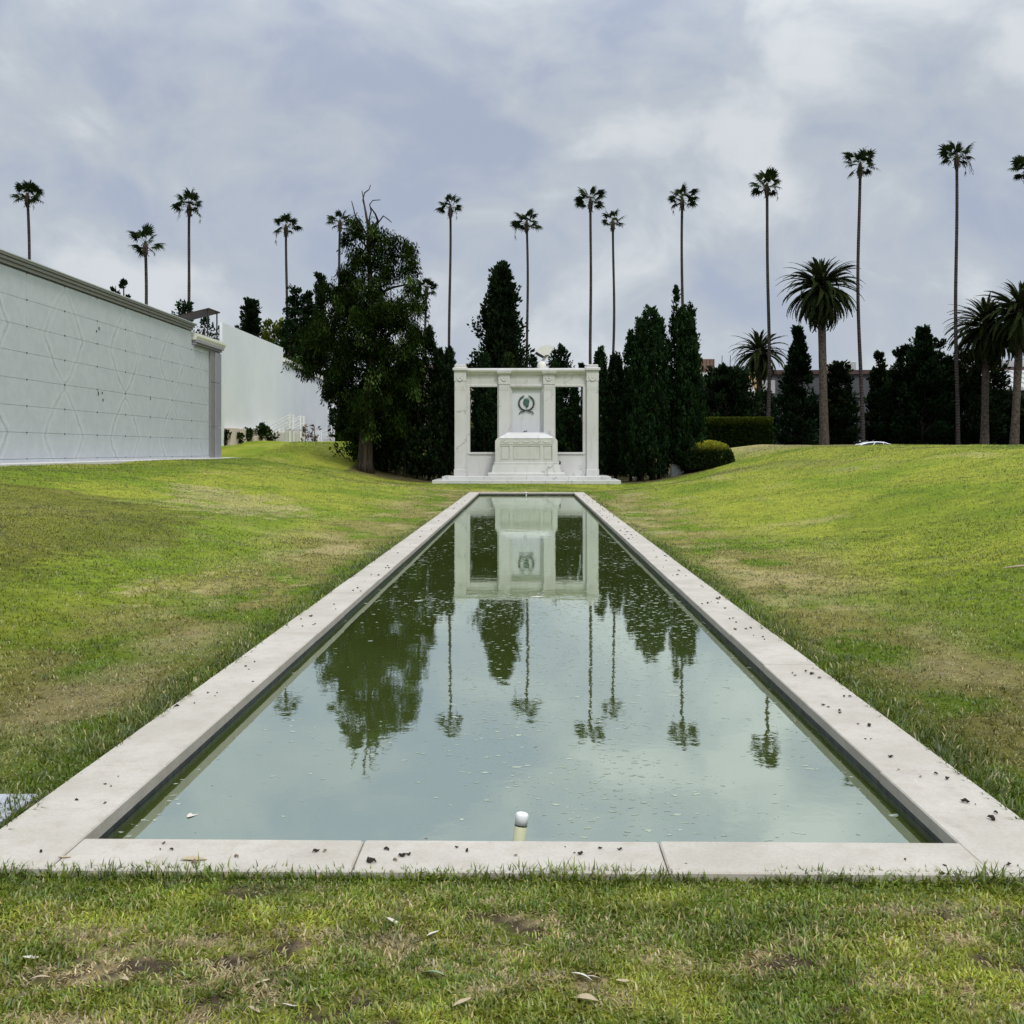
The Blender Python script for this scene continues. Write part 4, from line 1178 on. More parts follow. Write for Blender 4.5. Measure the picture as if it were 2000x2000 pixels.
# --- fan palms
def fan_mesh(seed):
    r = random.Random(seed); v, f, cl = [], [], []
    L0 = 1.0                      # stalk runs along +x, blade opens at its end
    n = 17
    def strip(pts, w0, w1, c):
        o = len(v)
        for i, p in enumerate(pts):
            w = w0 + (w1 - w0) * i / (len(pts) - 1); dn = (pts[min(i + 1, len(pts) - 1)] - pts[max(0, i - 1)]).normalized()
            s = dn.cross(Vector((0, 0, 1)))
            s = s.normalized() if s.length > 1e-3 else Vector((0, 1, 0))
            v.extend([p + s * w / 2, p - s * w / 2]); cl.extend([c, c])
        for i in range(len(pts) - 1): f.append((o + 2 * i, o + 2 * i + 1, o + 2 * i + 3, o + 2 * i + 2))
    strip([Vector((0, 0, 0)), Vector((L0 * .5, 0, .07)), Vector((L0, 0, .02))], .06, .035, (.055, .06, .02))
    for i in range(n):
        a = R(-118 + 236 * i / (n - 1) + r.uniform(-4, 4))
        l = (.95 - .25 * abs(a) / 2.1) * r.uniform(.85, 1.1)
        fold = .16 * math.cos(a * .5) - .04
        base = Vector((L0, 0, .02)); dr = Vector((math.cos(a) * .95, math.sin(a) * .8, fold))
        p1 = base + dr * l * .55; p2 = base + dr * l * .85 - Vector((0, 0, .10 * l)); p3 = base + dr * l * 1.0 - Vector((0, 0, r.uniform(.22, .42) * l))
        c = r.uniform(.6, 1.3); cc = (.020 * c, .032 * c, .011 * c)
        o = len(v)
        strip([base + dr * l * .05, p1], .04, .145, cc); strip([p1, p2], .145, .07, cc); strip([p2, p3], .065, .008, cc)
    vv = np.array([tuple(x) for x in v])
    return np_mesh('fan_frond', vv, np.array(f), None, np.array(cl), M['frond'])


FANS = [fan_mesh(i) for i in range(4)]


def dead_mesh(seed):
    r = random.Random(seed); mb = MB()
    pts = [Vector((0, 0, 0)), Vector((.5, 0, .12)), Vector((.95, 0, -.15)), Vector((1.15, 0, -.7)), Vector((1.2, 0, -1.4))]
    mb.tube(pts, [.025, .022, .018, .014, .008], 5)
    for i in range(16):
        k = r.uniform(1.6, 3.9); a = pts[int(k)].lerp(pts[min(4, int(k) + 1)], k % 1)
        e = a + Vector((r.uniform(-.22, .22), r.uniform(-.2, .2), -r.uniform(.15, .55)))
        mb.tube([a, (a + e) / 2 + Vector((r.uniform(-.06, .06), 0, 0)), e], [.012, .02, .006], 4)
    me = bpy.data.meshes.new('dead_stalk'); me.from_pydata(mb.v, [], mb.f); me.materials.append(M['twig'])
    return me


DEADS = [dead_mesh(i) for i in range(2)]


def fan_palm(vx, vy, bx, d, label, cw=1.0, hang=1, seed=0, bend=0.0):
    V = 1.0352
    top = P(vx * V, vy * V, d); g = P(bx * V, 838 * V, d); z0 = float(terrain(g.x, g.y)) - .1
    r = random.Random(seed * 13 + 5)
    t = thing('fan_palm', (g.x, g.y, z0), label, 'palm tree', 'tall fan palms on the skyline')
    H = top.z - z0; pts, rad = [], []
    n = 22
    for i in range(n + 1):
        u = i / n
        s = u ** 1.0
        x = g.x + (top.x - g.x) * s + bend * math.sin(u * math.pi) + .06 * math.sin(u * 9 + seed)
        pts.append((x, g.y + (top.y - g.y) * s, z0 + H * u)); rad.append((.25 - .115 * u ** .35 + .12 * max(0, .04 - u) / .04) * (1 + r.uniform(-.03, .03)))
    MB().tube(pts, rad, 10).build('trunk', M['palm_bark'], t, True)
    mb = MB(); zt = Vector(pts[-1])
    mb.tube([zt - Vector((0, 0, 1.3)), zt - Vector((0, 0, .8)), zt - Vector((0, 0, .2)), zt + Vector((0, 0, .25))], [.15, .25, .24, .10], 9)
    for i in range(22):
        a = r.uniform(0, math.tau); z = r.uniform(-1.2, -.3)
        q = zt + Vector((math.cos(a) * .24, math.sin(a) * .24, z))
        mb.tube([q, q + Vector((math.cos(a) * .12, math.sin(a) * .12, r.uniform(-.25, .15)))], [.05, .015], 4)
    mb.build('crown_base', M['bark'], t)
    nf = r.randint(14, 19); loc = zt - Vector((g.x, g.y, z0)) + Vector((0, 0, .05))
    for i in range(nf):
        o = link('frond', r.choice(FANS), t, loc + Vector((0, 0, r.uniform(-.25, .1))))
        up = R(75) - R(108) * (i / nf) ** .75 + r.uniform(-.15, .15)
        s = cw * 1.12 * r.uniform(.78, 1.05)
        o.rotation_euler = (r.uniform(-.9, .9), -up, i * 2.4 + r.uniform(-.3, .3)); o.scale = (s, s, s)
    for i in range(hang):
        o = link('dead_stalk', DEADS[i % 2], t, loc + Vector((0, 0, -.3))); s = cw * r.uniform(.9, 1.25)
        o.rotation_euler = (0, 0, r.choice((0, math.pi)) + r.uniform(-.7, .7)); o.scale = (s, s, s)


for k, a in enumerate((
    (51, 368, 42, 104, 'leftmost fan palm, leaning, above the high end of the mausoleum wall', 1.0, 1, .5),
    (275, 460, 275, 96, 'shortest fan palm above the mausoleum cornice', 1.0, 0, 0),
    (358, 388, 360, 106, 'fan palm rising behind the small roof canopy', .95, 2, -.2),
    (540, 427, 531, 116, 'fan palm above the bright green treetop by the white building', .98, 1, .3),
    (641, 418, 640, 122, 'fan palm half hidden by the left side of the cedar', .92, 0, 0),
    (803, 545, 793, 118, 'low fan palm peeping out right of the cedar', .9, 1, .2),
    (849, 392, 841, 116, 'fan palm between the cedar and the memorial', .95, 1, .2),
    (994, 420, 993, 116, 'fan palm straight above the memorial wall', 1.0, 1, .1),
    (1115, 378, 1118, 108, 'taller of the paired fan palms right of the memorial', 1.0, 0, -.15),
    (1157, 418, 1148, 120, 'shorter of the paired fan palms right of the memorial', .93, 0, .3),
    (1287, 376, 1288, 108, 'fan palm rising behind the broad cypress spire', 1.0, 1, .0),
    (1446, 350, 1449, 100, 'fan palm in front of the smaller date palm', .98, 1, .15),
    (1622, 312, 1630, 97, 'tall fan palm beside the parked white car', 1.0, 0, -.3),
    (1805, 295, 1807, 95, 'tallest fan palm, left of the two joined date palms', 1.0, 2, -.1),
    (1937, 320, 1944, 98, 'fan palm cut by the edge of the picture', 1.0, 0, 0),
)):
    fan_palm(*a[:5], a[5], a[6], k, a[7])


# --- date palms
def date_mesh(seed, kind):
    r = random.Random(seed); v, f, cl = [], [], []
    n = 15; L = 1.0
    drop = {0: .42, 1: .60, 2: .62}[kind]
    pts = []
    for i in range(n + 1):
        u = i / n
        a = drop * u * u * 1.9
        if i == 0: pts.append(Vector((0, 0, 0)))
        else: pts.append(pts[-1] + Vector((math.cos(a), 0, -math.sin(a))) * L / n)
    def quad(a, b, c, d, col):
        o = len(v); v.extend([a, b, c, d]); cl.extend([col] * 4); f.append((o, o + 1, o + 2, o + 3))
    for i in range(n):
        u = i / n; c = r.uniform(.7, 1.25)
        quad(pts[i] + Vector((0, .012, 0)), pts[i] - Vector((0, .012, 0)), pts[i + 1] - Vector((0, .01, 0)), pts[i + 1] + Vector((0, .01, 0)), (.05 * c, .05 * c, .018 * c))
        if i < 2: continue
        dn = (pts[i + 1] - pts[i]).normalized(); upv = Vector((-dn.z, 0, dn.x)) if dn.x else Vector((0, 0, 1))
        for half in (0, .5):
            for s in (-1, 1):
                l = .085 * math.sin(math.pi * min(1, .18 + u * .80)) * r.uniform(.85, 1.15)
                p = pts[i].lerp(pts[i + 1], half)
                d = (dn * .75 + Vector((0, s * .8, 0)) + upv * .25).normalized()
                tip = p + d * l; e = dn * .022
                c = r.uniform(.6, 1.35); col = (.026 * c, .036 * c, .013 * c)
                quad(p - e, p + e, p + e * .9 + d * l * .6, p - e * .5 + d * l * .6, col)
                quad(p + d * l * .6 - e * .6, p + d * l * .6 + e * .9, tip + e * .1, tip - e * .1, col)
    return np_mesh('date_frond', np.array([tuple(x) for x in v]), np.array(f), None, np.array(cl), M['frond'])


DATES = {k: [date_mesh(10 * k + i, k) for i in range(2)] for k in range(3)}


def date_palm(vx, vy, bx, d, crown, label, nf=105, seed=0, tr=.42):
    V = 1.0352
    top = P(vx * V, vy * V, d); g = P(bx * V, 838 * V, d); z0 = float(terrain(g.x, g.y)) - .1
    r = random.Random(seed + 90)
    t = thing('date_palm', (g.x, g.y, z0), label, 'palm tree', 'date palms on the right-hand skyline')
    n = 14; pts = [(g.x + (top.x - g.x) * (i / n), g.y, z0 + (top.z - z0) * i / n) for i in range(n + 1)]
    MB().tube(pts, [tr * (1.25 - .35 * min(1, i / 5)) * (1 + r.uniform(-.03, .03)) * (1.0 if i < n - 2 else 1.25) for i in range(n + 1)], 12).build('trunk', M['date_bark'], t, True)
    mb = MB(); zt = Vector(pts[-1])
    mb.tube([zt - Vector((0, 0, 1.8)), zt - Vector((0, 0, .9)), zt, zt + Vector((0, 0, .4))], [tr * .9, tr * 1.7, tr * 1.5, .1], 12)
    mb.build('crown_base', M['date_bark'], t)
    loc = zt - Vector((g.x, g.y, z0))
    for i in range(nf):
        u = i / nf
        up = R(84) - R(152) * u ** .88
        kind = 0 if u < .25 else (1 if u < .65 else 2)
        o = link('frond', r.choice(DATES[kind]), t, loc + Vector((0, 0, .1 - .45 * u)))
        s = crown / 2 * (1.2 if u > .2 else .82) * r.uniform(.88, 1.1)
        o.rotation_euler = (r.uniform(-.5, .5), -up + r.uniform(-.12, .12), i * 2.39996 + r.uniform(-.2, .2)); o.scale = (s, s, s)


date_palm(1549, 538, 1556, 98, 7.4, 'tall date palm with a full round crown standing alone', 190, 1)
date_palm(1432, 662, 1434, 118, 6.6, 'smaller date palm half hidden behind a fan palm trunk', 125, 2, .36)
date_palm(1861, 612, 1857, 96, 7.2, 'lower of the two joined date palms at the right', 180, 3, .38)
date_palm(1926, 585, 1912, 92, 7.4, 'higher date palm at the right edge', 175, 4, .38)

# --- dark conifers and junipers
far = 'dark conifers along the far street'
V = 1.0352
for k, (vx, vtop, wv, d, shp, lab, ncl, per) in enumerate((
    (1505, 622, 92, 104, 'cone', 'dark conical conifer between the two free-standing date palms', 130, 80),
    (1582, 690, 62, 106, 'column', 'dark column-shaped conifer right of the tall date palm trunk', 80, 70),
    (1658, 668, 60, 110, 'cone', 'small dark conifer with pointed top right of the tall fan palm', 70, 70),
    (1742, 622, 118, 103, 'cone', 'tallest dark juniper with twisting branches on the right skyline', 130, 80),
    (1714, 660, 74, 105, 'ball', 'dark juniper leaning against the left of the tallest one', 70, 80),
    (1768, 640, 52, 104, 'column', 'narrow dark juniper against the right of the tallest one', 60, 80),
    (1692, 720, 60, 106, 'ball', 'low dark tree left of the wide juniper', 60, 70),
    (1786, 680, 70, 107, 'ball', 'dark tree between wide juniper and tallest fan palm', 80, 70),
    (1842, 664, 105, 103, 'ball', 'dark spreading juniper under the joined date palms', 120, 80),
    (1895, 745, 80, 105, 'ball', 'low dark shrubby tree near the right edge', 70, 70),
    (1945, 770, 80, 104, 'ball', 'dark leafy tree cut by the right edge', 70, 70),
    (1368, 698, 96, 90, 'ball', 'round dark tree above the clipped hedge', 120, 80),
    (1440, 740, 50, 110, 'ball', 'low dark tree under the smaller date palm', 50, 70),
    (948, 503, 158, 74, 'cone', 'tall pointed dark conifer behind the memorial wall', 230, 80),
    (1057, 655, 42, 80, 'ball', 'round-headed dark tree peeping over the memorial cornice', 60, 70),
    (1002, 674, 26, 76, 'ball', 'small dark treetop left of the white roof cowl', 30, 60),
    (1098, 676, 22, 74, 'cone', 'small dark tuft over the right end of the cornice', 24, 50),
    (474, 572, 115, 100, 'cone', 'dark conifer above the white building parapet', 150, 70),
    (556, 545, 46, 94, 'column', 'dark conifer left of the cedar, behind the white wall', 90, 80),
    (604, 520, 34, 96, 'column', 'slim dark conifer touching the left of the cedar', 80, 80),
    (580, 556, 36, 92, 'column', 'dark conifer between two others left of the cedar', 80, 80),
    (545, 608, 56, 92, 'ball', 'dark leafy treetop beside the bright green one', 40, 60),
    (218, 530, 22, 70, 'column', 'small dark treetop peeping over the mausoleum cornice', 22, 50),
    (234, 530, 24, 71, 'column', 'second small dark treetop peeping over the mausoleum cornice', 22, 50),
    (350, 572, 50, 66, 'ball', 'dark treetop left of the roof canopy', 40, 60),
    (386, 602, 54, 64, 'ball', 'dark shrub top under the roof canopy', 40, 60),
    (668, 740, 50, 60, 'column', 'dark tree behind the left side of the cedar trunk', 70, 80),
    (1196, 700, 62, 57, 'column', 'dark tree behind the first cypresses right of the memorial', 90, 80),
    (1150, 725, 60, 58, 'column', 'low dark tree behind the right pier of the memorial', 80, 80),
    (1068, 775, 40, 59, 'column', 'dark tree seen in the right opening', 70, 80),
    (924, 770, 34, 59, 'column', 'dark tree seen in the left opening', 70, 80),
    (838, 690, 60, 58, 'column', 'dark tree behind the slim cypresses left of the memorial', 90, 80),
    (745, 700, 90, 58, 'column', 'dark tree filling the gap behind the cedar', 110, 80),
)):
    Hpx = (880 - vtop * V); zt = CAM_Z + Hpx * d / F
    W = wv * V * d / F
    clump_tree('dark_conifer', vx * V, 870, d, 0, W, lab, 'tree', shp, DARKG if k % 3 else TEAL * .9, int(ncl * 1.6), int(per * 1.0), .30 * (d / 100) ** .5 * (1 if W > 3 else .7), far if d > 89 else None, seed=k, trunk_r=.2, low=.03, ztop=zt)
clump_tree('leafy_tree', 516 * V, 870, 100, 0, 80 * V * 100 / F, 'bright yellow-green treetop above the white building', 'tree', 'ball', np.array((.11, .14, .018)), 100, 70, .28, seed=60, ztop=CAM_Z + (880 - 607 * V) * 100 / F)
for k, (vx, w, lab) in enumerate(((1890, 40, 'sunny green shrub behind the lower date palm trunk'), (1925, 46, 'sunny green shrub at the right edge behind the fence'))):
    clump_tree('leafy_shrub', vx * V, 870, 112, 0, w * V * 112 / F, lab, 'shrub', 'ball', np.array((.07, .10, .015)), 40, 60, .28, seed=70 + k, ztop=CAM_Z + (880 - 762 * V) * 112 / F)

# small bed plants along the white building
for k, (px, hgt, lab) in enumerate(((440, .75, 'little round topiary by the corner pier of the mausoleum'), (458, .6, 'spiky bed plant next to the little topiary'), (486, .6, 'bed plant in front of the beige block'), (510, .9, 'round green bush left of the white railed steps'), (527, .8, 'leafy green bush touching the white railed steps'), (596, 1.0, 'thin flowering plant between the flights of steps'), (614, 1.1, 'thin flowering plant near the far steps'))):
    d = 55 + k * 1.6
    b = P(px, 866, d)
    clump_tree('bed_plant', px, 866, d, hgt, .75 if k not in (5, 6) else .45, lab, 'plant', 'ball', MIDG if k not in (5, 6) else np.array((.25, .17, .16)), 12, 45 if k < 5 else 12, .13, seed=80 + k, trunk_r=.03)


# ------------------------------------------------------------------ street, fence, car, distant buildings
o = MB().box(2, 120, 74.5, 84, .3, .815).build('road', M['asphalt']); tag(o, 'asphalt cemetery road beyond the lawn', 'road', kind='structure')


def build_fence():
    a, b = P(1520, 860, 113), P(2060, 860, 113); y = a.y
    t = thing('iron_fence', ((a.x + b.x) / 2, y, .7), 'black iron fence on a low wall along the far street', 'fence')
    MB().box(a.x, b.x, y, y + .3, .4, 1.55).build('low_wall', M['concrete'], t)
    for z in (1.75, 2.9, 4.0): MB().box(a.x, b.x, y + .1, y + .2, z, z + .09).build('rail', M['dark_metal'], t)
    n = int((b.x - a.x) / 2.6)
    for i in range(n + 1):
        x = a.x + i * 2.6
        MB().box(x - .07, x + .07, y + .06, y + .24, 1.5, 4.3).build('post', M['dark_metal'], t)
    mb = MB()
    for i in range(int((b.x - a.x) / .28)):
        x = a.x + i * .28; mb.box(x - .015, x + .015, y + .13, y + .17, 1.55, 4.15)
    bars = mb.build('bars', M['dark_metal'], t); bars['kind'] = 'stuff'
build_fence()


def build_warehouse():
    y = 140.0
    xa, xb = P(1340, 700, y).x, P(2120, 700, y).x
    t = thing('warehouse', ((xa + xb) / 2, y, .5), 'long grey warehouse with flat parapet behind the far trees', 'building')
    MB().box(xa, xb, y, y + 40, .3, 9.0).build('wall', M['warehouse'], t)
    MB().box(xa, xb, y - .3, y + 40, 9.01, 12.7).build('upper_wall', M['warehouse'], t)
    MB().box(xa, xb, y - .6, y - .302, 12.3, 12.9).build('parapet', M['roof_brown'], t)
    x0, x1 = P(1368, 0, y).x, P(1394, 0, y).x
    MB().box(x0 - 2, x1, y - .2, y + 3, 12.9, P(1, 702, y).z).build('brown_penthouse', M['brown_wall'], t)
    for i in range(8): MB().box(x0 - 1.8 + i * .5, x0 - 1.72 + i * .5, y - .28, y - .21, 12.9, P(1, 703, y).z).build('cladding_rib', M['rust'], t)
    MB().box(x0 - 2, x1, y - .9, y - .62, P(1, 745, y).z, P(1, 728, y).z).build('white_band', M['cream'], t)
    # white curved awning and pale bay on the upper floor
    c = P(1438, 745, y - 3)
    prof = []
    for i in range(9):
        a = math.pi / 2 * i / 8; prof.append((c.x + 2.6 * math.sin(a), c.z - 2.4 + 3.2 * math.cos(a)))
    MB().prism(prof + [(c.x, c.z - 2.4)], 'y', y - 3, y - .31).build('curved_awning', M['cream'], t)
    a, b = P(1455, 770, y), P(1505, 745, y)
    MB().box(a.x, b.x, y - 2.0, y - .31, a.z, b.z).build('pale_bay', M['roof_grey'], t)
    for i in range(4):
        q = P(1462 + i * 5, 760, y - 2.3); MB().box(q.x - .14, q.x + .14, y - 2.4, y - 2.05, q.z - .6, q.z + 2.6).build('timber_post', M['wood'], t)
    q = P(1470, 755, y - 2.3); MB().box(q.x - .8, q.x + 1.3, y - 2.5, y - 2.42, q.z - .2, q.z + .2).build('timber_rail', M['wood'], t)
    for px, h in ((1618, 2.2), (1645, 2.0), (1654, 2.6)):
        q = P(px, 720, y + 2); MB().box(q.x - .8, q.x + .8, y + 1, y + 3, 12.7, 12.7 + h * .6, .1).build('roof_unit', M['roof_grey'], t)
    for px in (1408, 1424): 
        q = P(px, 700, y + 2); MB().tube([(q.x, y + 2, 12.7), (q.x + .1, y + 2, 15.2)], .05, 5).build('aerial', M['dark_metal'], t)
    for i in range(16):
        x = xa + 3 + i * 3.5
        w = MB().box(x, x + 2.4, y - .08, y - .002, 3.0, 6.5).build('window', M['window_dark'], t)
        MB().box(x - .1, x + 2.5, y - .2, y - .082, 2.8, 2.98).build('sill', M['roof_grey'], w)
build_warehouse()


def build_shed():
    y = 122.0
    xa = P(1925, 0, y).x; xb = P(2100, 0, y).x
    t = thing('pale_roofed_house', ((xa + xb) / 2, y + 5, .5), 'low building with pale standing-seam roof at the right edge', 'building')
    z1, z2 = P(0, 760, y).z, P(0, 724, y + 8).z
    MB().box(xa, xb, y, y + 12, .3, z1).build('wall', M['warehouse'], t)
    rf = MB().add([(xa - 1.5, y - 1, z1), (xb, y - 1, z1), (xb, y + 8, z2), (xa + .5, y + 8, z2), (xa - 1.5, y - 1, z1 - .25), (xb, y - 1, z1 - .25), (xb, y + 8, z2 - .25), (xa + .5, y + 8, z2 - .25)],
             [(0, 1, 2, 3), (7, 6, 5, 4), (0, 4, 5, 1), (1, 5, 6, 2), (2, 6, 7, 3), (3, 7, 4, 0)]).build('roof', M['roof_grey'], t)
    for i in range(9):
        x = xa + i * 1.2
        MB().add([(x, y - 1, z1 + .01), (x + .06, y - 1, z1 + .01), (x + .06, y + 8, z2 + .01), (x, y + 8, z2 + .01), (x, y - 1, z1 + .12), (x + .06, y - 1, z1 + .12), (x + .06, y + 8, z2 + .12), (x, y + 8, z2 + .12)],
                 [(3, 2, 1, 0), (4, 5, 6, 7), (0, 1, 5, 4), (1, 2, 6, 5), (2, 3, 7, 6), (3, 0, 4, 7)]).build('seam', M['roof_grey'], rf)
    MB().box(xa - 2, xb, y + 8.01, y + 8.4, z2 - .3, z2 + .45).build('ridge_fascia', M['roof_brown'], t)
    q = P(1966, 722, y + 9); MB().box(q.x - 1.2, q.x + 1.5, y + 8.5, y + 11, z2 - .3, z2 + 1.3).build('roof_unit', M['roof_grey'], t)
    for i in range(4):
        x = P(1985, 0, y).x + i * 2.4
        MB().box(x, x + 1.7, y - .1, y - .003, z1 - 4.2, z1 - .9).build('window', M['window_dark'], t)
build_shed()


def build_house():
    y = 115.0
    a, b = P(850, 706, y), P(945, 706, y)
    t = thing('brown_roofed_house', ((a.x + b.x) / 2, y, .5), 'low house with dark brown roof behind the left of the memorial wall', 'building')
    z1 = P(0, 722, y).z; z2 = P(0, 706, y).z
    MB().box(a.x - 3, b.x + 2, y, y + 10, .3, z1).build('wall', M['beige'], t)
    MB().frustum((a.x - 4, b.x + 3, y - .8, y + 11, z1 + .002), (a.x - 2, b.x - 1.5, y + 4, y + 6, z2)).build('roof', M['roof_brown'], t)
    q = P(860, 702, y + 4); MB().box(q.x - 1.1, q.x + 1.0, y + 3, y + 5, z1 - .3, q.z + .2, .05).build('roof_unit', M['roof_grey'], t)
    for i in range(3):
        x = a.x + i * 2.0
        MB().box(x, x + 1.1, y - .06, y - .003, 3, 4.6).build('window', M['window_dark'], t)
build_house()


def build_cowl():
    d = 72.0; c = P(1066, 700, d); y = c.y
    zb = P(0, 722, d).z
    t = thing('roof_cowl', (c.x, y, zb), 'white fan-shaped vent cowl on a domed base above the memorial cornice', 'vent')
    b = P(1058, 718, d)
    MB().tube([(b.x, y, 1), (b.x, y, b.z - .3), (b.x, y, b.z + .2), (b.x, y, b.z + .45), (b.x, y, b.z + .5)], [.36, .36, .34, .22, .05], 14).build('domed_base', M['cream'], t, True)
    v = P(1068, 697, d); n = 9; pf = []
    for i in range(n + 1):
        a = R(150 - 95 * i / n); pf.append((v.x + .92 * math.cos(a), v.z - .1 + .92 * math.sin(a)))
    for i in range(n + 1):
        a = R(55 + 95 * i / n); pf.append((v.x + .22 * math.cos(a), v.z - .1 + .22 * math.sin(a)))
    MB().prism(pf, 'y', y - .35, y + .35).build('fan_hood', M['cream'], t)
    a = R(152); e = Vector((math.cos(a), 0, math.sin(a)))
    p0 = Vector((v.x, 0, v.z - .1)) + e * .24; p1 = Vector((v.x, 0, v.z - .1)) + e * .90
    MB().prism([(p0.x, p0.z), (p1.x, p1.z), (p1.x - .07, p1.z - .09), (p0.x - .07, p0.z - .09)], 'y', y - .34, y + .34).build('dark_mouth', M['dark_metal'], t)
    MB().tube([(b.x, y, b.z + .4), (v.x, y, v.z + .1)], .09, 8).build('stem', M['cream'], t)
build_cowl()


def build_car():
    c = P(1712, 870, 77); z0 = .815
    t = thing('parked_car', (c.x, c.y, z0), 'white car parked on the road beyond the crest of the lawn', 'car')
    def loft(prof_low, prof_hi, hw_low, hw_hi, name, mat):
        v, f = [], []
        n = len(prof_low)
        for s in (-1, 1):
            for p in prof_low: v.append((c.x + p[0], c.y + s * hw_low, z0 + p[1]))
            for p in prof_hi: v.append((c.x + p[0], c.y + s * hw_hi, z0 + p[1]))
        for i in range(n - 1):
            f.append((i, i + 1, n + i + 1, n + i)); f.append((2 * n + i, 3 * n + i, 3 * n + i + 1, 2 * n + i + 1))
            f.append((n + i, n + i + 1, 3 * n + i + 1, 3 * n + i)); f.append((i, 2 * n + i, 2 * n + i + 1, i + 1))
        f.append((0, n, 3 * n, 2 * n)); f.append((n - 1, 3 * n - 1, 4 * n - 1, 2 * n - 1))
        return MB().add(v, f).build(name, mat, t)
    loft([(-2.15, .28), (-1.6, .22), (0, .2), (1.6, .22), (2.2, .3)], [(-2.12, .82), (-1.5, .92), (0, .95), (1.1, .9), (2.15, .72)], .86, .80, 'body', M['car_paint'])
    loft([(-1.75, .92), (-1.1, .95), (-.2, .96), (.6, .95), (1.35, .88)], [(-1.25, 1.22), (-.75, 1.36), (-.15, 1.40), (.35, 1.36), (.85, 1.2)], .74, .62, 'glasshouse', M['glass'])
    loft([(-1.32, 1.2), (-.8, 1.345), (-.15, 1.385), (.38, 1.345), (.92, 1.18)], [(-1.28, 1.25), (-.78, 1.40), (-.15, 1.44), (.37, 1.40), (.88, 1.24)], .645, .60, 'roof', M['car_paint'])
    for s in (-1, 1):
        for x in (-.42, .0 + .35): 
            MB().tube([(c.x + x - .25 * (x < 0), c.y + s * .765, z0 + .93), (c.x + x * .8, c.y + s * .635, z0 + 1.36)], .035, 5).build('window_pillar', M['car_paint'], t)
        MB().tube([(c.x + 1.42, c.y + s * .735, z0 + .89), (c.x + .9, c.y + s * .62, z0 + 1.22)], .04, 5).build('window_pillar', M['car_paint'], t)
        MB().tube([(c.x - 1.78, c.y + s * .735, z0 + .93), (c.x - 1.28, c.y + s * .62, z0 + 1.24)], .05, 5).build('window_pillar', M['car_paint'], t)
        for x in (-1.35, 1.4):
            w = MB().tube([(c.x + x, c.y + s * .70, z0 + .31), (c.x + x, c.y + s * .89, z0 + .31)], .31, 18).build('wheel', M['rubber'], t)
            MB().tube([(c.x + x, c.y + s * .885, z0 + .31), (c.x + x, c.y + s * .90, z0 + .31)], .19, 12).build('rim', M['white_metal'], w)
        MB().box(c.x + 2.08, c.x + 2.19, c.y + s * .66 - .14, c.y + s * .66 + .14, z0 + .58, z0 + .72, .02).build('headlight', M['white_metal'], t)
        MB().box(c.x - 2.16, c.x - 2.05, c.y + s * .64 - .14, c.y + s * .64 + .14, z0 + .62, z0 + .80, .02).build('tail_light', M['rust'], t)
build_car()


# ------------------------------------------------------------------ small things: pods on the coping, leaves, markers
def pod_mesh(seed, mat):
    r = random.Random(seed); mb = MB(); n = 5
    pts = [(-.5 + i / (n - 1), .16 * math.sin(i * 1.7 + seed), .16 + .10 * math.sin(i * 2.3 + seed)) for i in range(n)]
    mb.tube(pts, [.05, .17 * r.uniform(.8, 1.2), .20 * r.uniform(.8, 1.2), .15 * r.uniform(.8, 1.2), .04], 6)
    me = bpy.data.meshes.new('seed_pod'); me.from_pydata(mb.v, [], mb.f); me.materials.append(mat)
    return me


PODS = [pod_mesh(i, M['pod']) for i in range(5)] + [pod_mesh(9, M['pod_tan'])]
rp = random.Random(12)


def pod(x, y, s, where):
    o = link('seed_pod', rp.choice(PODS), None, (x, y, .002)); s *= .8; o.scale = (s, s, s); o.rotation_euler = (0, 0, rp.uniform(0, 6.28))
    tag(o, 'small dark dropped seed pod on the ' + where, 'seed pod', 'dropped seed pods on the pool coping')


front = 'coping across the near end of the pool'
for (px, py, s) in ((80, 1665, .03), (320, 1648, .024), (313, 1660, .014), (335, 1660, .022), (380, 1686, .045), (462, 1674, .03), (617, 1664, .035), (634, 1663, .026), (755, 1660, .035), (725, 1684, .055), (785, 1673, .04), (798, 1670, .028), (772, 1681, .03),
                    (832, 1640, .02), (892, 1656, .02), (912, 1663, .028), (1007, 1672, .02), (1104, 1655, .01), (1122, 1667, .014), (1133, 1669, .034), (1172, 1658, .022), (1211, 1660, .028), (1340, 1688, .012), (1768, 1680, .02), (1845, 1692, .02), (1988, 1692, .015), (1840, 1708, .03), (1970, 1690, .03)):
    d = CAM_Z * F / (py - 880); q = P(px, py, d); pod(q.x, max(q.y, PY0 - .30), s, front)
lw = 'coping along the mausoleum side of the pool'; rw = 'coping along the side opposite the mausoleum'
for (px, py, s) in ((231, 1518, .018), (205, 1533, .022), (217, 1537, .024), (150, 1564, .03), (205, 1570, .024), (480, 1302, .03), (497, 1293, .024), (486, 1308, .02), (406, 1354, .026), (424, 1354, .02), (494, 1332, .022), (420, 1360, .015), (345, 1380, .04), (380, 1374, .02), (652, 1181, .03), (560, 1222, .03)):
    d = CAM_Z * F / (py - 880); q = P(px, py, d); pod(min(max(q.x, PX0 - CW + .02), PX0 - .03), q.y, s, lw)
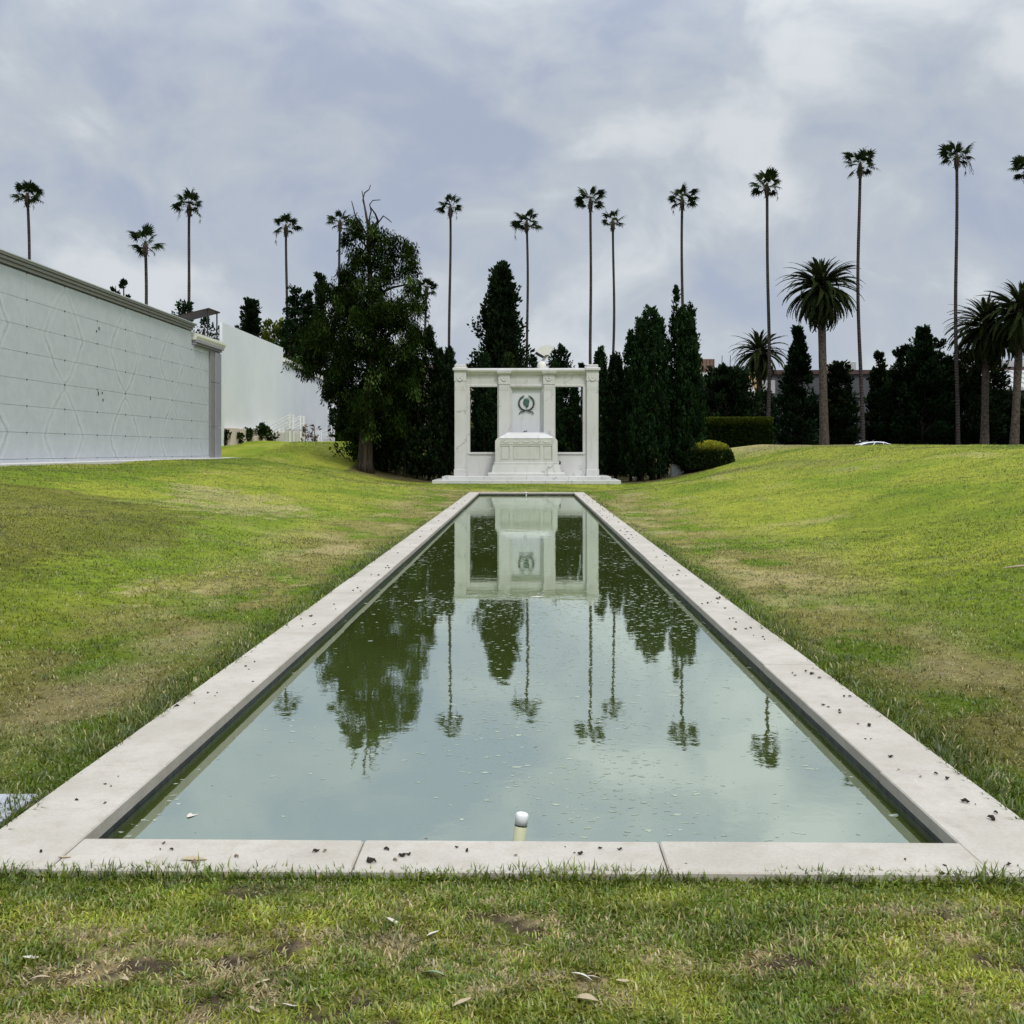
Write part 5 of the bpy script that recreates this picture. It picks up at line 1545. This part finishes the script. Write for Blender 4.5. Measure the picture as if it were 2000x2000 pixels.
for (px, py, s) in ((1755, 1504, .018), (1828, 1512, .03), (1850, 1522, .035), (1798, 1518, .022), (1885, 1567, .05), (1936, 1600, .05), (1905, 1572, .014), (1945, 1588, .03), (1608, 1378, .03), (1618, 1382, .025), (1640, 1388, .03), (1640, 1393, .028), (1676, 1415, .02), (1697, 1418, .045), (1690, 1444, .018), (1701, 1444, .016), (1740, 1479, .035),
                    (1574, 1312, .04), (1586, 1317, .045), (1601, 1325, .04), (1548, 1315, .03), (1553, 1320, .028), (1588, 1306, .02), (1649, 1361, .03), (1660, 1361, .03), (1436, 1230, .04), (1457, 1229, .035), (1466, 1227, .035), (1490, 1245, .04), (1493, 1250, .03), (1472, 1242, .025), (1425, 1209, .035), (1432, 1208, .035), (1438, 1216, .03), (1371, 1180, .03), (1405, 1168, .05), (1488, 1228, .03), (1370, 1145, .03)):
    d = CAM_Z * F / (py - 880); q = P(px, py, d); pod(max(min(q.x, PX1 + CW - .02), PX1 + .03), q.y, s, rw)
for i in range(75):
    y = rp.uniform(9.5, 35); pod(PX1 + .05 + (CW - .07) * rp.random() ** .8, y, rp.uniform(.02, .055), rw)
for i in range(50):
    y = rp.uniform(8.5, 35); pod(PX0 - CW + .04 + (CW - .08) * rp.random(), y, rp.uniform(.018, .05), lw)


def leaf_mesh(seed, mat):
    r = random.Random(seed); v, f = [], []
    n = 7; curl = r.uniform(.05, .16)
    for i in range(n):
        u = i / (n - 1); w = .17 * math.sin(math.pi * min(1, u * .92 + .06)); z = .06 + curl * math.sin(u * 3.1 + seed)
        b = .06 * math.sin(u * 2.6)
        v += [(u - .5, b - w, z + .07), (u - .5, b, z), (u - .5, b + w, z + .06)]
    for i in range(n - 1):
        a = i * 3; f += [(a, a + 1, a + 4, a + 3), (a + 1, a + 2, a + 5, a + 4)]
    me = bpy.data.meshes.new('fallen_leaf'); me.from_pydata(v, [], f); me.materials.append(mat); me.shade_smooth()
    return me


LEAF = {k: [leaf_mesh(i, M['leaf_' + k]) for i in range(3)] for k in ('dry', 'pale', 'green')}
for i, (px, py, s, k, lab) in enumerate((
    (845, 1918, .13, 'green', 'long pale green leaf lying on the near lawn'), (848, 1834, .09, 'pale', 'whitish upright leaf on the near lawn below the pipe'), (772, 1812, .11, 'pale', 'pale curled leaf on the lawn near the front coping'),
    (1135, 1922, .11, 'pale', 'pair of pale leaves in the near lawn, larger one'), (1161, 1920, .07, 'pale', 'pair of pale leaves in the near lawn, smaller one'), (1218, 1926, .07, 'dry', 'orange-brown leaf fragment in the near lawn'),
    (1145, 1966, .12, 'dry', 'long tan leaf near the bottom edge, right of the middle'), (905, 1970, .10, 'dry', 'tan leaf near the bottom edge, in the middle'), (62, 1880, .08, 'pale', 'pale leaf in the near lawn close to the corner slab'), (78, 1925, .10, 'dry', 'long dry blade in the lawn at lower left'),
    (514, 1930, .09, 'dry', 'tan leaf in the lawn left of the pale green leaf'), (568, 1975, .08, 'pale', 'pale pointed leaf by the bare soil patch'), (548, 1786, .08, 'dry', 'dry leaf on the lawn left of the middle'), (495, 1985, .09, 'dry', 'dry leaf at the bottom edge beside bare soil'), (1030, 1855, .05, 'dry', 'dark dry leaf tip in the tan strip of lawn'), (243, 1925, .07, 'dry', 'dry leaf crumb in the lower left lawn'))):
    q = hit(px, py)
    o = link('fallen_leaf', LEAF[k][i % 3], None, (q.x, q.y, q.z + .014)); s *= .62; o.scale = (s, s * .9, s * .8); o.rotation_euler = (rp.uniform(-.3, .3), rp.uniform(-.3, .3), rp.uniform(-.7, .7) + (1.2 if i == 1 else 0))
    tag(o, lab, 'leaf', 'fallen leaves on the near lawn')
# leaves on the coping and a pale leaf floating by the corner
for (px, py, s, k, lab) in ((378, 1680, .10, 'dry', 'flat tan leaf on the front coping'), (126, 1675, .05, 'dry', 'thin tan leaf on the corner slab')):
    d = CAM_Z * F / (py - 880); q = P(px, py, d)
    o = link('fallen_leaf', LEAF[k][1], None, (q.x, q.y, .001)); o.scale = (s, s, s * .3); tag(o, lab, 'leaf')
d = (CAM_Z - WZ) * F / (1590 - 880); q = P(381, 1590, d)
o = link('fallen_leaf', LEAF['pale'][2], None, (q.x, q.y, WZ - .0005)); o.scale = (.10, .13, .016); o.rotation_euler = (0, 0, 1.2); tag(o, 'pale leaf floating in the near corner of the pool', 'leaf')
d = (CAM_Z - WZ) * F / (1166 - 880); q = P(1050, 1166, d)
o = link('fallen_leaf', LEAF['pale'][0], None, (q.x, q.y, WZ - .0005)); o.scale = (.18, .2, .012); tag(o, 'pale leaf floating in the middle of the pool', 'leaf')
q = hit(1992, 1118)
o = MB().tube([(q.x - .18, q.y, q.z + .05), (q.x, q.y, q.z + .07), (q.x + .35, q.y + .05, q.z + .09)], [.006, .012, .010], 7).build('fallen_stick', M['leaf_dry']); tag(o, 'pale stick lying on the lawn slope at the right edge', 'stick')
q = hit(14, 1588)
o = MB().box(q.x - .3, q.x + .06, q.y - .16, q.y + .16, q.z - .05, q.z + .03, .006).build('grave_marker', M['grave']); tag(o, 'flat grey stone marker in the grass beside the pool corner', 'marker')

for ob in list(bpy.data.objects):
    if '_w' in ob: del ob['_w']
